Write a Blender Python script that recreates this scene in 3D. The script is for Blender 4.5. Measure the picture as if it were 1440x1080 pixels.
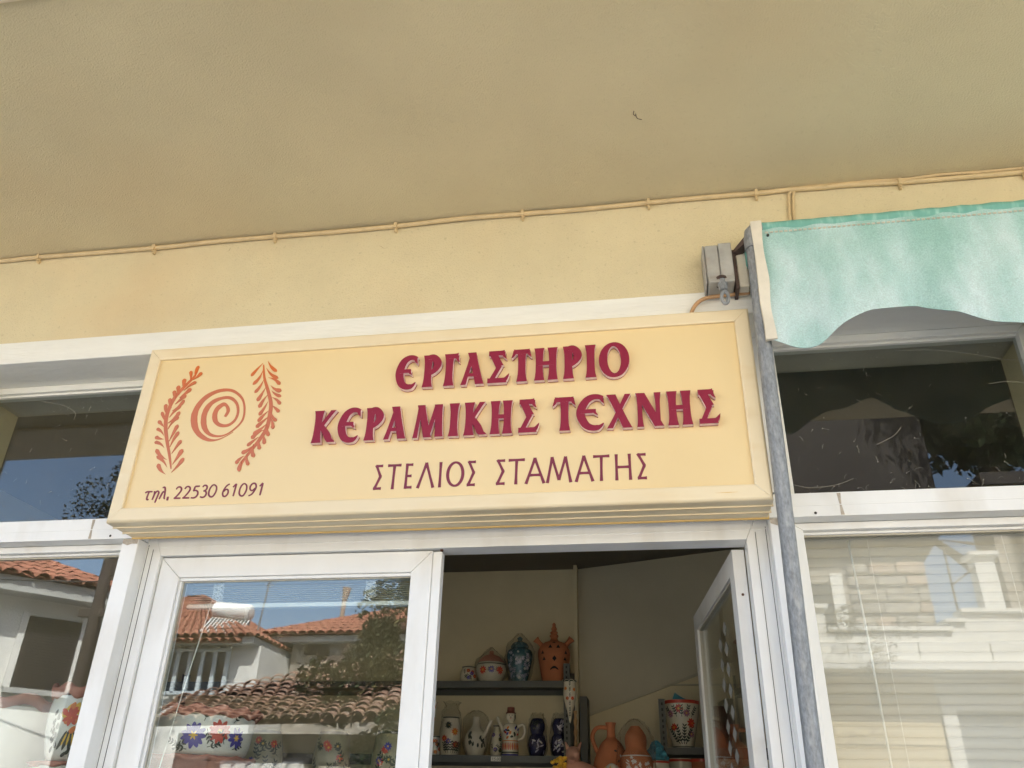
import bpy, bmesh, math, random
from mathutils import Matrix, Vector
random.seed(7)
R = math.radians
for o in list(bpy.data.objects):
    bpy.data.objects.remove(o)
sc = bpy.context.scene
COL = sc.collection

# ------------------------------------------------------------------ camera
cam_d = bpy.data.cameras.new('camera')
cam = bpy.data.objects.new('camera', cam_d)
COL.objects.link(cam)
cam.matrix_world = Matrix(((0.986454, 0.057846, 0.153499, 0.0), (0.162525, -0.471420, -0.866804, -2.3), (0.022221, 0.880009, -0.474436, 1.6), (0, 0, 0, 1)))
cam_d.sensor_width = 36.0
cam_d.lens = 29.09
cam_d.clip_start = 0.05
cam_d.clip_end = 2000
sc.camera = cam

# ------------------------------------------------------------------ sky, sun, exposure
SUN_EL, SUN_AZ = 52.0, 22.0          # sun stands behind the shop, a little to the right
w = bpy.data.worlds.new('World')
sc.world = w
w.use_nodes = True
nt = w.node_tree
sky = nt.nodes.new('ShaderNodeTexSky')
sky.sky_type = 'NISHITA'
sky.sun_disc = False
sky.sun_elevation = R(SUN_EL)
sky.sun_rotation = R(SUN_AZ)
sky.air_density = 1.0
sky.dust_density = 2.6
sky.ozone_density = 1.0
nt.nodes['Background'].inputs['Strength'].default_value = 0.15
nt.links.new(sky.outputs[0], nt.nodes['Background'].inputs['Color'])
sun_d = bpy.data.lights.new('sun', 'SUN')
sun_d.energy = 5.0
sun_d.angle = R(0.5)
sun_d.color = (1.0, 0.965, 0.90)
sun = bpy.data.objects.new('sun', sun_d)
COL.objects.link(sun)
sdir = Vector((math.sin(R(SUN_AZ)) * math.cos(R(SUN_EL)), math.cos(R(SUN_AZ)) * math.cos(R(SUN_EL)), math.sin(R(SUN_EL))))
sun.rotation_euler = (-sdir).to_track_quat('-Z', 'Y').to_euler()
sun.location = (3, 8, 14)
sc.view_settings.view_transform = 'Standard'
sc.view_settings.look = 'None'
sc.view_settings.exposure = 2.10
sc.view_settings.gamma = 1.0
sc.view_settings.use_curve_mapping = False
sc.render.engine = 'CYCLES'
sc.cycles.use_denoising = True
sc.cycles.max_bounces = 10
sc.cycles.diffuse_bounces = 6
sc.cycles.glossy_bounces = 5
sc.cycles.transparent_max_bounces = 24
sc.cycles.sample_clamp_indirect = 8.0
sc.cycles.caustics_reflective = False
sc.cycles.caustics_refractive = False

# ------------------------------------------------------------------ materials
def nodes(m):
    m.use_nodes = True
    return m.node_tree, m.node_tree.nodes['Principled BSDF']

def mat(name, col, rough=0.6, metal=0.0, spec=0.5, var=0.0, vscale=6.0, bump=0.0, bscale=200.0,
        stain=None, stain_amt=0.0, stain_scale=1.5, stretch=(1, 1, 1), coat=0.0, pits=0.0, bdetail=2.0):
    """procedural surface: base colour, soft mottling, optional stains, fine relief"""
    m = bpy.data.materials.new(name)
    t, b = nodes(m)
    L = t.links
    b.inputs['Base Color'].default_value = (*col, 1)
    b.inputs['Roughness'].default_value = rough
    b.inputs['Metallic'].default_value = metal
    b.inputs['Specular IOR Level'].default_value = spec
    b.inputs['Coat Weight'].default_value = coat
    tc = t.nodes.new('ShaderNodeTexCoord')
    mp = t.nodes.new('ShaderNodeMapping')
    mp.inputs['Scale'].default_value = stretch
    L.new(tc.outputs['Object'], mp.inputs['Vector'])
    out = None
    if var > 0:
        n = t.nodes.new('ShaderNodeTexNoise')
        n.inputs['Scale'].default_value = vscale
        n.inputs['Detail'].default_value = 6
        n.inputs['Roughness'].default_value = 0.6
        L.new(mp.outputs[0], n.inputs['Vector'])
        mr = t.nodes.new('ShaderNodeMapRange')
        mr.inputs['From Min'].default_value = 0.3
        mr.inputs['From Max'].default_value = 0.7
        mr.inputs['To Min'].default_value = 1 - var
        mr.inputs['To Max'].default_value = 1 + var * 0.6
        L.new(n.outputs['Fac'], mr.inputs['Value'])
        mx = t.nodes.new('ShaderNodeMix')
        mx.data_type = 'RGBA'
        mx.blend_type = 'MULTIPLY'
        mx.inputs[0].default_value = 1
        mx.inputs[6].default_value = (*col, 1)
        L.new(mr.outputs[0], mx.inputs[7])
        out = mx.outputs[2]
    if pits > 0:
        np_ = t.nodes.new('ShaderNodeTexNoise')
        np_.inputs['Scale'].default_value = 75
        np_.inputs['Detail'].default_value = 3
        L.new(mp.outputs[0], np_.inputs['Vector'])
        mp2 = t.nodes.new('ShaderNodeMapRange')
        mp2.inputs['From Min'].default_value = 0.62
        mp2.inputs['From Max'].default_value = 0.72
        mp2.inputs['To Min'].default_value = 1.0
        mp2.inputs['To Max'].default_value = 1 - pits
        L.new(np_.outputs['Fac'], mp2.inputs['Value'])
        mxp = t.nodes.new('ShaderNodeMix')
        mxp.data_type = 'RGBA'
        mxp.blend_type = 'MULTIPLY'
        mxp.inputs[0].default_value = 1
        if out:
            L.new(out, mxp.inputs[6])
        else:
            mxp.inputs[6].default_value = (*col, 1)
        L.new(mp2.outputs[0], mxp.inputs[7])
        out = mxp.outputs[2]
    if stain:
        n2 = t.nodes.new('ShaderNodeTexNoise')
        n2.inputs['Scale'].default_value = stain_scale
        n2.inputs['Detail'].default_value = 5
        L.new(mp.outputs[0], n2.inputs['Vector'])
        mr2 = t.nodes.new('ShaderNodeMapRange')
        mr2.inputs['From Min'].default_value = 0.52
        mr2.inputs['From Max'].default_value = 0.75
        mr2.inputs['To Max'].default_value = stain_amt
        L.new(n2.outputs['Fac'], mr2.inputs['Value'])
        mx2 = t.nodes.new('ShaderNodeMix')
        mx2.data_type = 'RGBA'
        L.new(mr2.outputs[0], mx2.inputs[0])
        if out:
            L.new(out, mx2.inputs[6])
        else:
            mx2.inputs[6].default_value = (*col, 1)
        mx2.inputs[7].default_value = (*stain, 1)
        out = mx2.outputs[2]
    if out:
        L.new(out, b.inputs['Base Color'])
    if bump > 0:
        n3 = t.nodes.new('ShaderNodeTexNoise')
        n3.inputs['Scale'].default_value = bscale
        n3.inputs['Detail'].default_value = bdetail
        L.new(mp.outputs[0], n3.inputs['Vector'])
        bp = t.nodes.new('ShaderNodeBump')
        bp.inputs['Strength'].default_value = bump
        bp.inputs['Distance'].default_value = 0.004
        L.new(n3.outputs['Fac'], bp.inputs['Height'])
        L.new(bp.outputs[0], b.inputs['Normal'])
    return m

def glass_mat(name, tint=(0.93, 0.96, 0.95), ior=1.52, dirt=0.0, wobble=0.0):
    """thin pane face: fresnel mix of clear pass-through and mirror, with a film of dust"""
    m = bpy.data.materials.new(name)
    m.use_nodes = True
    t = m.node_tree
    for n in list(t.nodes):
        if n.type == 'BSDF_PRINCIPLED':
            t.nodes.remove(n)
    out = t.nodes['Material Output']
    geo = t.nodes.new('ShaderNodeNewGeometry')
    io = t.nodes.new('ShaderNodeMapRange')
    io.inputs['To Min'].default_value = ior
    io.inputs['To Max'].default_value = 1.0 / ior
    t.links.new(geo.outputs['Backfacing'], io.inputs['Value'])
    fr = t.nodes.new('ShaderNodeFresnel')
    t.links.new(io.outputs[0], fr.inputs['IOR'])
    tr = t.nodes.new('ShaderNodeBsdfTransparent')
    tr.inputs[0].default_value = (*tint, 1)
    gl = t.nodes.new('ShaderNodeBsdfGlossy')
    gl.inputs['Roughness'].default_value = 0.0
    gl.inputs['Color'].default_value = (1, 1, 1, 1)
    if wobble > 0:
        tc = t.nodes.new('ShaderNodeTexCoord')
        nz = t.nodes.new('ShaderNodeTexNoise')
        nz.inputs['Scale'].default_value = 3.0
        nz.inputs['Detail'].default_value = 0
        t.links.new(tc.outputs['Object'], nz.inputs['Vector'])
        bp = t.nodes.new('ShaderNodeBump')
        bp.inputs['Strength'].default_value = wobble
        bp.inputs['Distance'].default_value = 0.01
        t.links.new(nz.outputs['Fac'], bp.inputs['Height'])
        t.links.new(bp.outputs[0], gl.inputs['Normal'])
    mx = t.nodes.new('ShaderNodeMixShader')
    t.links.new(fr.outputs[0], mx.inputs[0])
    t.links.new(tr.outputs[0], mx.inputs[1])
    t.links.new(gl.outputs[0], mx.inputs[2])
    last = mx.outputs[0]
    if dirt > 0:
        tc = t.nodes.new('ShaderNodeTexCoord')
        nz = t.nodes.new('ShaderNodeTexNoise')
        nz.inputs['Scale'].default_value = 9.0
        nz.inputs['Detail'].default_value = 8
        nz.inputs['Roughness'].default_value = 0.75
        t.links.new(tc.outputs['Object'], nz.inputs['Vector'])
        mr = t.nodes.new('ShaderNodeMapRange')
        mr.inputs['From Min'].default_value = 0.4
        mr.inputs['From Max'].default_value = 0.8
        mr.inputs['To Max'].default_value = dirt
        t.links.new(nz.outputs['Fac'], mr.inputs['Value'])
        df = t.nodes.new('ShaderNodeBsdfDiffuse')
        df.inputs[0].default_value = (0.5, 0.48, 0.42, 1)
        m2 = t.nodes.new('ShaderNodeMixShader')
        t.links.new(mr.outputs[0], m2.inputs[0])
        t.links.new(last, m2.inputs[1])
        t.links.new(df.outputs[0], m2.inputs[2])
        last = m2.outputs[0]
    t.links.new(last, out.inputs['Surface'])
    return m

M = {}
M['plaster'] = mat('yellow_plaster', (0.655, 0.572, 0.37), 0.88, var=0.08, vscale=3, bump=0.75, bscale=170, bdetail=5, pits=0.16, stain=(0.66, 0.48, 0.27), stain_amt=0.5, stain_scale=1.3)
M['soffit'] = mat('soffit_plaster', (0.63, 0.55, 0.35), 0.88, var=0.07, vscale=2.0, bump=0.75, bscale=200, bdetail=5, pits=0.05, stain=(0.60, 0.44, 0.24), stain_amt=0.38, stain_scale=0.9)
M['lip'] = mat('balcony_edge_brightened', (0.78, 0.68, 0.50), 0.8, var=0.08, vscale=6, bump=0.2, bscale=120)  # lighter than the soffit: stronger light at the edge put into the colour
M['trim'] = mat('white_masonry_paint', (0.78, 0.78, 0.73), 0.75, var=0.06, vscale=10, bump=0.55, bscale=60, stretch=(0.35, 1, 2.2), bdetail=5)
M['alu'] = mat('white_aluminium', (0.80, 0.81, 0.80), 0.35, var=0.04, vscale=9, stain=(0.52, 0.47, 0.38), stain_amt=0.42, stain_scale=7, stretch=(1, 1, 0.35))
M['alu_in'] = mat('white_aluminium_leaf', (0.78, 0.78, 0.76), 0.4, var=0.05, vscale=9, stain=(0.45, 0.40, 0.32), stain_amt=0.4, stain_scale=6)
M['gasket'] = mat('black_rubber', (0.03, 0.03, 0.03), 0.7)
M['rust'] = mat('rusty_screw', (0.10, 0.04, 0.02), 0.8)
M['dirt'] = mat('caked_dirt', (0.45, 0.40, 0.33), 0.95, var=0.3, vscale=40, bump=0.5, bscale=150)
M['glass'] = glass_mat('window_glass', dirt=0.012)
M['glass_door'] = glass_mat('door_glass', ior=1.75, tint=(0.90, 0.93, 0.92), dirt=0.008)
M['glass_right'] = glass_mat('right_window_glass', ior=1.53, tint=(0.95, 0.96, 0.955), dirt=0.012)
M['glass_dusty'] = glass_mat('dusty_transom_glass', tint=(0.86, 0.88, 0.86), dirt=0.025)
M['inwall'] = mat('interior_plaster', (0.74, 0.66, 0.47), 0.85, var=0.08, vscale=2.5, bump=0.25, bscale=90)
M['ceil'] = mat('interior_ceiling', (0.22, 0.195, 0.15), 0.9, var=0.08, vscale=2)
M['stair'] = mat('stair_soffit_paint', (0.58, 0.54, 0.43), 0.85, var=0.1, vscale=1.5, bump=0.15, bscale=60)
M['reveal'] = mat('window_reveal_plaster', (0.50, 0.47, 0.38), 0.9, var=0.12, vscale=7, bump=0.3, bscale=90)
M['floor'] = mat('shop_floor_tile', (0.36, 0.31, 0.25), 0.5, var=0.1, vscale=4)
M['sign_frame'] = mat('cream_sign_frame', (0.77, 0.655, 0.445), 0.36, var=0.03, vscale=4, stain=(0.62, 0.42, 0.16), stain_amt=0.25, stain_scale=5, stretch=(1, 1, 3))
M['sign_edge'] = mat('ochre_sign_groove', (0.66, 0.44, 0.14), 0.4)
M['sign_panel'] = mat('cream_sign_panel', (0.78, 0.61, 0.33), 0.30, var=0.03, vscale=1.4, stain=(0.58, 0.40, 0.18), stain_amt=0.14, stain_scale=2.2)
M['letter'] = mat('crimson_acrylic', (0.25, 0.014, 0.042), 0.45, spec=0.3, var=0.05, vscale=30)
M['letter_side'] = mat('pale_acrylic_edge', (0.78, 0.60, 0.63), 0.15, var=0.25, vscale=60)
M['print'] = mat('plum_print', (0.19, 0.018, 0.045), 0.4)
M['cable'] = mat('painted_cable', (0.62, 0.48, 0.27), 0.6, var=0.15, vscale=20, bump=0.2, bscale=80)
M['teal'] = mat('faded_teal_canvas', (0.36, 0.57, 0.555), 0.92, var=0.14, vscale=140, bump=0.6, bscale=420, stain=(0.64, 0.76, 0.77), stain_amt=0.8, stain_scale=6.5, stretch=(1, 1, .6))
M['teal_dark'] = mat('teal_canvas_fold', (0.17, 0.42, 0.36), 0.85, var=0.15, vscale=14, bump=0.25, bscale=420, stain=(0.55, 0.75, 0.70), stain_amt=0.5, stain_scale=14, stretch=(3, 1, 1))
M['hem'] = mat('cream_canvas_hem', (0.70, 0.66, 0.56), 0.85, var=0.12, vscale=16, bump=0.2, bscale=300)
M['galv'] = mat('galvanised_steel', (0.25, 0.27, 0.29), 0.5, metal=0.15, var=0.35, vscale=160, bump=0.3, bscale=300, stain=(0.46, 0.47, 0.47), stain_amt=0.6, stain_scale=55, stretch=(1, 1, 0.4))
M['cast'] = mat('cast_zinc', (0.40, 0.40, 0.38), 0.6, metal=0.2, var=0.2, vscale=20, bump=0.15, bscale=120, stain=(0.30, 0.20, 0.12), stain_amt=0.3, stain_scale=18)
M['rusty'] = mat('rusted_iron', (0.09, 0.06, 0.05), 0.85, var=0.4, vscale=30, bump=0.3, bscale=120)
M['shelf'] = mat('grey_steel_shelf', (0.10, 0.105, 0.10), 0.5, metal=0.2, var=0.15, vscale=10)
M['hole'] = mat('slot_shadow', (0.015, 0.015, 0.015), 0.9)
M['tag'] = mat('paper_tag', (0.78, 0.76, 0.70), 0.8)
M['terra'] = mat('terracotta', (0.48, 0.17, 0.075), 0.8, var=0.12, vscale=14, bump=0.2, bscale=90)
M['terra_dark'] = mat('glazed_brown_rim', (0.20, 0.05, 0.03), 0.35, var=0.2, vscale=18)
M['pinkclay'] = mat('pink_clay_rim', (0.52, 0.22, 0.16), 0.6, var=0.18, vscale=14)
M['cream'] = mat('cream_glaze', (0.76, 0.71, 0.58), 0.22, var=0.05, vscale=9, coat=0.4)
M['dim'] = mat('dimmed_cream_glaze', (0.36, 0.33, 0.22), 0.3, var=0.25, vscale=14)  # cream darkened: the dim room behind the door is put into the colour
M['white'] = mat('white_glaze', (0.80, 0.79, 0.74), 0.22, var=0.04, vscale=7, coat=0.4)
M['blueglaze'] = mat('teal_blue_glaze', (0.045, 0.13, 0.17), 0.25, var=0.4, vscale=22, coat=0.4, stain=(0.55, 0.62, 0.60), stain_amt=0.7, stain_scale=30)
M['navy'] = mat('navy_glaze', (0.03, 0.03, 0.09), 0.2, var=0.3, vscale=15, coat=0.5)
M['lilac'] = mat('lilac_glaze', (0.45, 0.45, 0.60), 0.3)
M['red'] = mat('red_glaze', (0.62, 0.07, 0.04), 0.3, var=0.15, vscale=40)
M['orange'] = mat('orange_glaze', (0.72, 0.20, 0.04), 0.3, var=0.15, vscale=40)
M['blue'] = mat('cobalt_glaze', (0.07, 0.06, 0.36), 0.3, var=0.15, vscale=40)
M['yellow'] = mat('yellow_glaze', (0.80, 0.50, 0.06), 0.35)
M['ink'] = mat('dark_green_ink', (0.035, 0.05, 0.04), 0.35)
M['mauve'] = mat('mauve_glaze', (0.38, 0.16, 0.26), 0.3)
M['black'] = mat('black_hole', (0.012, 0.010, 0.009), 0.9)
M['skin'] = mat('pink_bisque', (0.55, 0.30, 0.22), 0.6, var=0.15, vscale=20)
M['wood'] = mat('pale_turned_wood', (0.50, 0.30, 0.15), 0.6, var=0.2, vscale=20)
M['slat'] = mat('white_blind_slat', (0.80, 0.80, 0.74), 0.4)
M['slat_warm'] = mat('ivory_blind_slat', (0.70, 0.675, 0.60), 0.5)
M['frost'] = mat('etched_glass_grey', (0.30, 0.30, 0.27), 0.5)
M['cordm'] = mat('white_cord', (0.80, 0.79, 0.74), 0.7)
M['web'] = mat('cobweb_dust', (0.45, 0.42, 0.35), 0.9)
M['bluecap'] = mat('blue_wrap', (0.08, 0.32, 0.45), 0.35)

def bag_mat():
    m = bpy.data.materials.new('clear_plastic_film')
    m.use_nodes = True
    t = m.node_tree
    t.nodes.remove(t.nodes['Principled BSDF'])
    tr = t.nodes.new('ShaderNodeBsdfTransparent')
    tr.inputs[0].default_value = (0.97, 0.97, 0.97, 1)
    gl = t.nodes.new('ShaderNodeBsdfGlossy')
    gl.inputs['Roughness'].default_value = 0.12
    df = t.nodes.new('ShaderNodeBsdfTranslucent')
    df.inputs[0].default_value = (0.8, 0.8, 0.8, 1)
    lw = t.nodes.new('ShaderNodeLayerWeight')
    lw.inputs['Blend'].default_value = 0.35
    a = t.nodes.new('ShaderNodeMixShader')
    pw = t.nodes.new('ShaderNodeMath'); pw.operation = 'POWER'; pw.inputs[1].default_value = 2.5
    sc_ = t.nodes.new('ShaderNodeMath'); sc_.operation = 'MULTIPLY'; sc_.inputs[1].default_value = 0.45
    t.links.new(lw.outputs['Facing'], pw.inputs[0]); t.links.new(pw.outputs[0], sc_.inputs[0])
    t.links.new(sc_.outputs[0], a.inputs[0])
    t.links.new(tr.outputs[0], a.inputs[1])
    t.links.new(gl.outputs[0], a.inputs[2])
    b = t.nodes.new('ShaderNodeMixShader')
    b.inputs[0].default_value = 0.12
    t.links.new(a.outputs[0], b.inputs[1])
    t.links.new(df.outputs[0], b.inputs[2])
    t.links.new(b.outputs[0], t.nodes['Material Output'].inputs['Surface'])
    return m
M['bag'] = bag_mat()

def canvas_mat():
    """awning cloth: teal dye bleached unevenly, most of all along the hem; woven grain"""
    m = bpy.data.materials.new('faded_teal_canvas')
    t, b = nodes(m)
    L = t.links
    tc = t.nodes.new('ShaderNodeTexCoord')
    sx = t.nodes.new('ShaderNodeSeparateXYZ'); L.new(tc.outputs['Object'], sx.inputs[0])
    hem = t.nodes.new('ShaderNodeMapRange'); L.new(sx.outputs['Z'], hem.inputs['Value'])
    hem.inputs['From Min'].default_value = 0.24; hem.inputs['From Max'].default_value = -0.14
    hem.inputs['To Min'].default_value = -0.12; hem.inputs['To Max'].default_value = 0.42
    mp = t.nodes.new('ShaderNodeMapping'); mp.inputs['Scale'].default_value = (1.6, 1, 0.8); mp.inputs['Rotation'].default_value = (0, 0.5, 0); L.new(tc.outputs['Object'], mp.inputs['Vector'])
    n1 = t.nodes.new('ShaderNodeTexNoise'); n1.inputs['Scale'].default_value = 5.5; n1.inputs['Detail'].default_value = 7; n1.inputs['Roughness'].default_value = 0.5; L.new(mp.outputs[0], n1.inputs['Vector'])
    m1 = t.nodes.new('ShaderNodeMapRange'); m1.inputs['From Min'].default_value = 0.35; m1.inputs['From Max'].default_value = 0.75; L.new(n1.outputs['Fac'], m1.inputs['Value'])
    ad = t.nodes.new('ShaderNodeMath'); ad.operation = 'ADD'; ad.use_clamp = True; L.new(hem.outputs[0], ad.inputs[0]); L.new(m1.outputs[0], ad.inputs[1])
    cr = t.nodes.new('ShaderNodeValToRGB'); L.new(ad.outputs[0], cr.inputs[0])
    cr.color_ramp.elements[0].color = (0.28, 0.49, 0.455, 1)
    cr.color_ramp.elements[1].color = (0.55, 0.69, 0.71, 1)
    e = cr.color_ramp.elements.new(0.5); e.color = (0.39, 0.58, 0.57, 1)
    n2 = t.nodes.new('ShaderNodeTexNoise'); n2.inputs['Scale'].default_value = 260; n2.inputs['Detail'].default_value = 2; L.new(tc.outputs['Object'], n2.inputs['Vector'])
    m2 = t.nodes.new('ShaderNodeMapRange'); m2.inputs['From Min'].default_value = 0.3; m2.inputs['From Max'].default_value = 0.7; m2.inputs['To Min'].default_value = 0.86; m2.inputs['To Max'].default_value = 1.1; L.new(n2.outputs['Fac'], m2.inputs['Value'])
    mx = t.nodes.new('ShaderNodeMix'); mx.data_type = 'RGBA'; mx.blend_type = 'MULTIPLY'; mx.inputs[0].default_value = 1
    L.new(cr.outputs[0], mx.inputs[6]); L.new(m2.outputs[0], mx.inputs[7]); L.new(mx.outputs[2], b.inputs['Base Color'])
    bp = t.nodes.new('ShaderNodeBump'); bp.inputs['Strength'].default_value = 0.5; bp.inputs['Distance'].default_value = 0.002; L.new(n2.outputs['Fac'], bp.inputs['Height']); L.new(bp.outputs[0], b.inputs['Normal'])
    b.inputs['Roughness'].default_value = 0.92
    return m
M['teal'] = canvas_mat()

def emblem_mat():
    """print colour of the emblem: orange at the top of the panel, brick red below (ink of the print)"""
    m = bpy.data.materials.new('brick_orange_print')
    t, b = nodes(m)
    tc = t.nodes.new('ShaderNodeTexCoord')
    sx = t.nodes.new('ShaderNodeSeparateXYZ')
    t.links.new(tc.outputs['Object'], sx.inputs[0])
    cr = t.nodes.new('ShaderNodeValToRGB')
    mr = t.nodes.new('ShaderNodeMapRange')
    mr.inputs['From Min'].default_value = 0.40     # heights above the sign's foot
    mr.inputs['From Max'].default_value = 0.50
    t.links.new(sx.outputs['Z'], mr.inputs['Value'])
    t.links.new(mr.outputs[0], cr.inputs[0])
    cr.color_ramp.elements[0].color = (0.52, 0.15, 0.07, 1)
    cr.color_ramp.elements[1].color = (0.60, 0.13, 0.015, 1)
    t.links.new(cr.outputs[0], b.inputs['Base Color'])
    b.inputs['Roughness'].default_value = 0.4
    return m
M['emblem'] = emblem_mat()

# ------------------------------------------------------------------ mesh helpers
ORG = {}          # world origin of every parent

class MB:
    def __init__(s):
        s.v, s.f, s.m = [], [], []
    def add(s, vs, fs, m=0):
        b = len(s.v)
        s.v += [tuple(p) for p in vs]
        for f in fs:
            s.f.append([b + i for i in f])
            s.m.append(m)
    def box(s, x0, x1, y0, y1, z0, z1, m=0):
        s.add([(x0, y0, z0), (x1, y0, z0), (x1, y1, z0), (x0, y1, z0), (x0, y0, z1), (x1, y0, z1), (x1, y1, z1), (x0, y1, z1)],
              [(0, 3, 2, 1), (4, 5, 6, 7), (0, 1, 5, 4), (1, 2, 6, 5), (2, 3, 7, 6), (3, 0, 4, 7)], m)
        return s
    def hexa(s, p, m=0):
        s.add(p, [(0, 3, 2, 1), (4, 5, 6, 7), (0, 1, 5, 4), (1, 2, 6, 5), (2, 3, 7, 6), (3, 0, 4, 7)], m)
        return s
    def plate(s, poly, y0, y1, m=0, mside=None):
        """polygon in x,z extruded between y0 (front, towards the street) and y1"""
        n = len(poly)
        a = sum(poly[i][0] * poly[(i + 1) % n][1] - poly[(i + 1) % n][0] * poly[i][1] for i in range(n))
        if a < 0:
            poly = poly[::-1]
        vs = [(x, y0, z) for x, z in poly] + [(x, y1, z) for x, z in poly]
        b = len(s.v)
        s.v += vs
        s.f.append([b + i for i in range(n)]); s.m.append(m)
        s.f.append([b + n + i for i in range(n)][::-1]); s.m.append(m)
        for i in range(n):
            j = (i + 1) % n
            s.f.append([b + i, b + n + i, b + n + j, b + j]); s.m.append(m if mside is None else mside)
        return s
    def tube(s, pts, r, seg=8, m=0, cap=True):
        pts = [Vector(p) for p in pts]
        rr = r if isinstance(r, (list, tuple)) else [r] * len(pts)
        n = len(pts)
        up = Vector((0.13, 0.21, 0.97))
        b = len(s.v)
        for i, p in enumerate(pts):
            t = (pts[min(i + 1, n - 1)] - pts[max(i - 1, 0)])
            t = t.normalized() if t.length > 1e-9 else Vector((0, 0, 1))
            if abs(t.dot(up)) > 0.98:
                up = Vector((0.9, 0.3, 0.1)).normalized()
            u = (up - t * up.dot(t)).normalized()
            q = t.cross(u)
            up = u
            for k in range(seg):
                a = 2 * math.pi * k / seg
                s.v.append(tuple(p + (u * math.cos(a) + q * math.sin(a)) * rr[i]))
        for i in range(n - 1):
            for k in range(seg):
                k2 = (k + 1) % seg
                s.f.append([b + i * seg + k, b + i * seg + k2, b + (i + 1) * seg + k2, b + (i + 1) * seg + k]); s.m.append(m)
        if cap:
            s.f.append([b + k for k in range(seg)][::-1]); s.m.append(m)
            s.f.append([b + (n - 1) * seg + k for k in range(seg)]); s.m.append(m)
        return s
    def lathe(s, prof, c=(0, 0, 0), seg=28, m=0, wob=None):
        b = len(s.v)
        n = len(prof)
        for i, (r, z) in enumerate(prof):
            for k in range(seg):
                a = 2 * math.pi * k / seg
                dr, dz = wob(i, a) if wob else (0, 0)
                s.v.append((c[0] + (r + dr) * math.cos(a), c[1] + (r + dr) * math.sin(a), c[2] + z + dz))
        for i in range(n - 1):
            for k in range(seg):
                k2 = (k + 1) % seg
                s.f.append([b + i * seg + k, b + i * seg + k2, b + (i + 1) * seg + k2, b + (i + 1) * seg + k]); s.m.append(m)
        return s
    def build(s, name, mats, parent=None, smooth=False, bevel=0.0, org=None):
        if not isinstance(mats, (list, tuple)):
            mats = [mats]
        o3 = Vector(ORG[parent.name]) if parent else Vector(org or (0, 0, 0))
        me = bpy.data.meshes.new(name)
        me.from_pydata([(x - o3.x, y - o3.y, z - o3.z) for x, y, z in s.v], [], s.f)
        for mm in mats:
            me.materials.append(M[mm] if isinstance(mm, str) else mm)
        me.polygons.foreach_set('material_index', s.m)
        if smooth:
            me.polygons.foreach_set('use_smooth', [True] * len(me.polygons))
        me.update()
        o = bpy.data.objects.new(name, me)
        COL.objects.link(o)
        if parent:
            o.parent = parent
        else:
            o.location = o3
        ORG[o.name] = tuple(o3)
        if bevel > 0:
            bv = o.modifiers.new('bevel', 'BEVEL')
            bv.width = bevel
            bv.segments = 2
            bv.limit_method = 'ANGLE'
            bv.angle_limit = R(40)
        if smooth == 'auto':
            me.set_sharp_from_angle(angle=R(40))
        return o

def tag(o, label=None, cat=None, group=None, kind=None):
    if label: o['label'] = label
    if cat: o['category'] = cat
    if group: o['group'] = group
    if kind: o['kind'] = kind
    return o

def root(name, loc, label, cat, group=None):
    o = bpy.data.objects.new(name, None)
    o.empty_display_size = 0.1
    COL.objects.link(o)
    o.location = loc
    ORG[o.name] = tuple(loc)
    return tag(o, label, cat, group)

def inst(src, parent, loc=(0, 0, 0), rot=None, scale=None, name=None):
    """another piece that shares the mesh of src (loc is local to the parent)"""
    c = src.copy()
    if name: c.name = name
    COL.objects.link(c)
    c.parent = parent
    c.location = loc
    if rot: c.rotation_euler = rot
    if scale: c.scale = scale
    return c

def smoothline(pts, n=6, closed=False):
    """Catmull-Rom through the points (any dimension)"""
    out = []
    N = len(pts)
    rng = range(N if closed else N - 1)
    for i in rng:
        if closed:
            p0, p1, p2, p3 = pts[(i - 1) % N], pts[i], pts[(i + 1) % N], pts[(i + 2) % N]
        else:
            p0, p1, p2, p3 = pts[max(i - 1, 0)], pts[i], pts[i + 1], pts[min(i + 2, N - 1)]
        for k in range(n):
            t = k / n
            out.append(tuple(0.5 * (2 * b + (c - a) * t + (2 * a - 5 * b + 4 * c - d) * t * t + (-a + 3 * b - 3 * c + d) * t ** 3)
                             for a, b, c, d in zip(p0, p1, p2, p3)))
    if not closed:
        out.append(tuple(pts[-1]))
    return out

def ribbon(pts, ws):
    """outline polygon of a stroke with a width at each point"""
    n = len(pts)
    Lf, Rt = [], []
    for i in range(n):
        a, b = pts[max(i - 1, 0)], pts[min(i + 1, n - 1)]
        tx, tz = b[0] - a[0], b[1] - a[1]
        l = math.hypot(tx, tz) or 1
        nx, nz = -tz / l, tx / l
        h = ws[i] / 2
        Lf.append((pts[i][0] + nx * h, pts[i][1] + nz * h))
        Rt.append((pts[i][0] - nx * h, pts[i][1] - nz * h))
    return Lf, Rt

def clip(poly, z, keep_above):
    out = []
    n = len(poly)
    for i in range(n):
        a, b = poly[i], poly[(i + 1) % n]
        ia = a[1] >= z if keep_above else a[1] <= z
        ib = b[1] >= z if keep_above else b[1] <= z
        if ia: out.append(a)
        if ia != ib:
            t = (z - a[1]) / (b[1] - a[1])
            out.append((a[0] + (b[0] - a[0]) * t, z))
    return out

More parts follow.
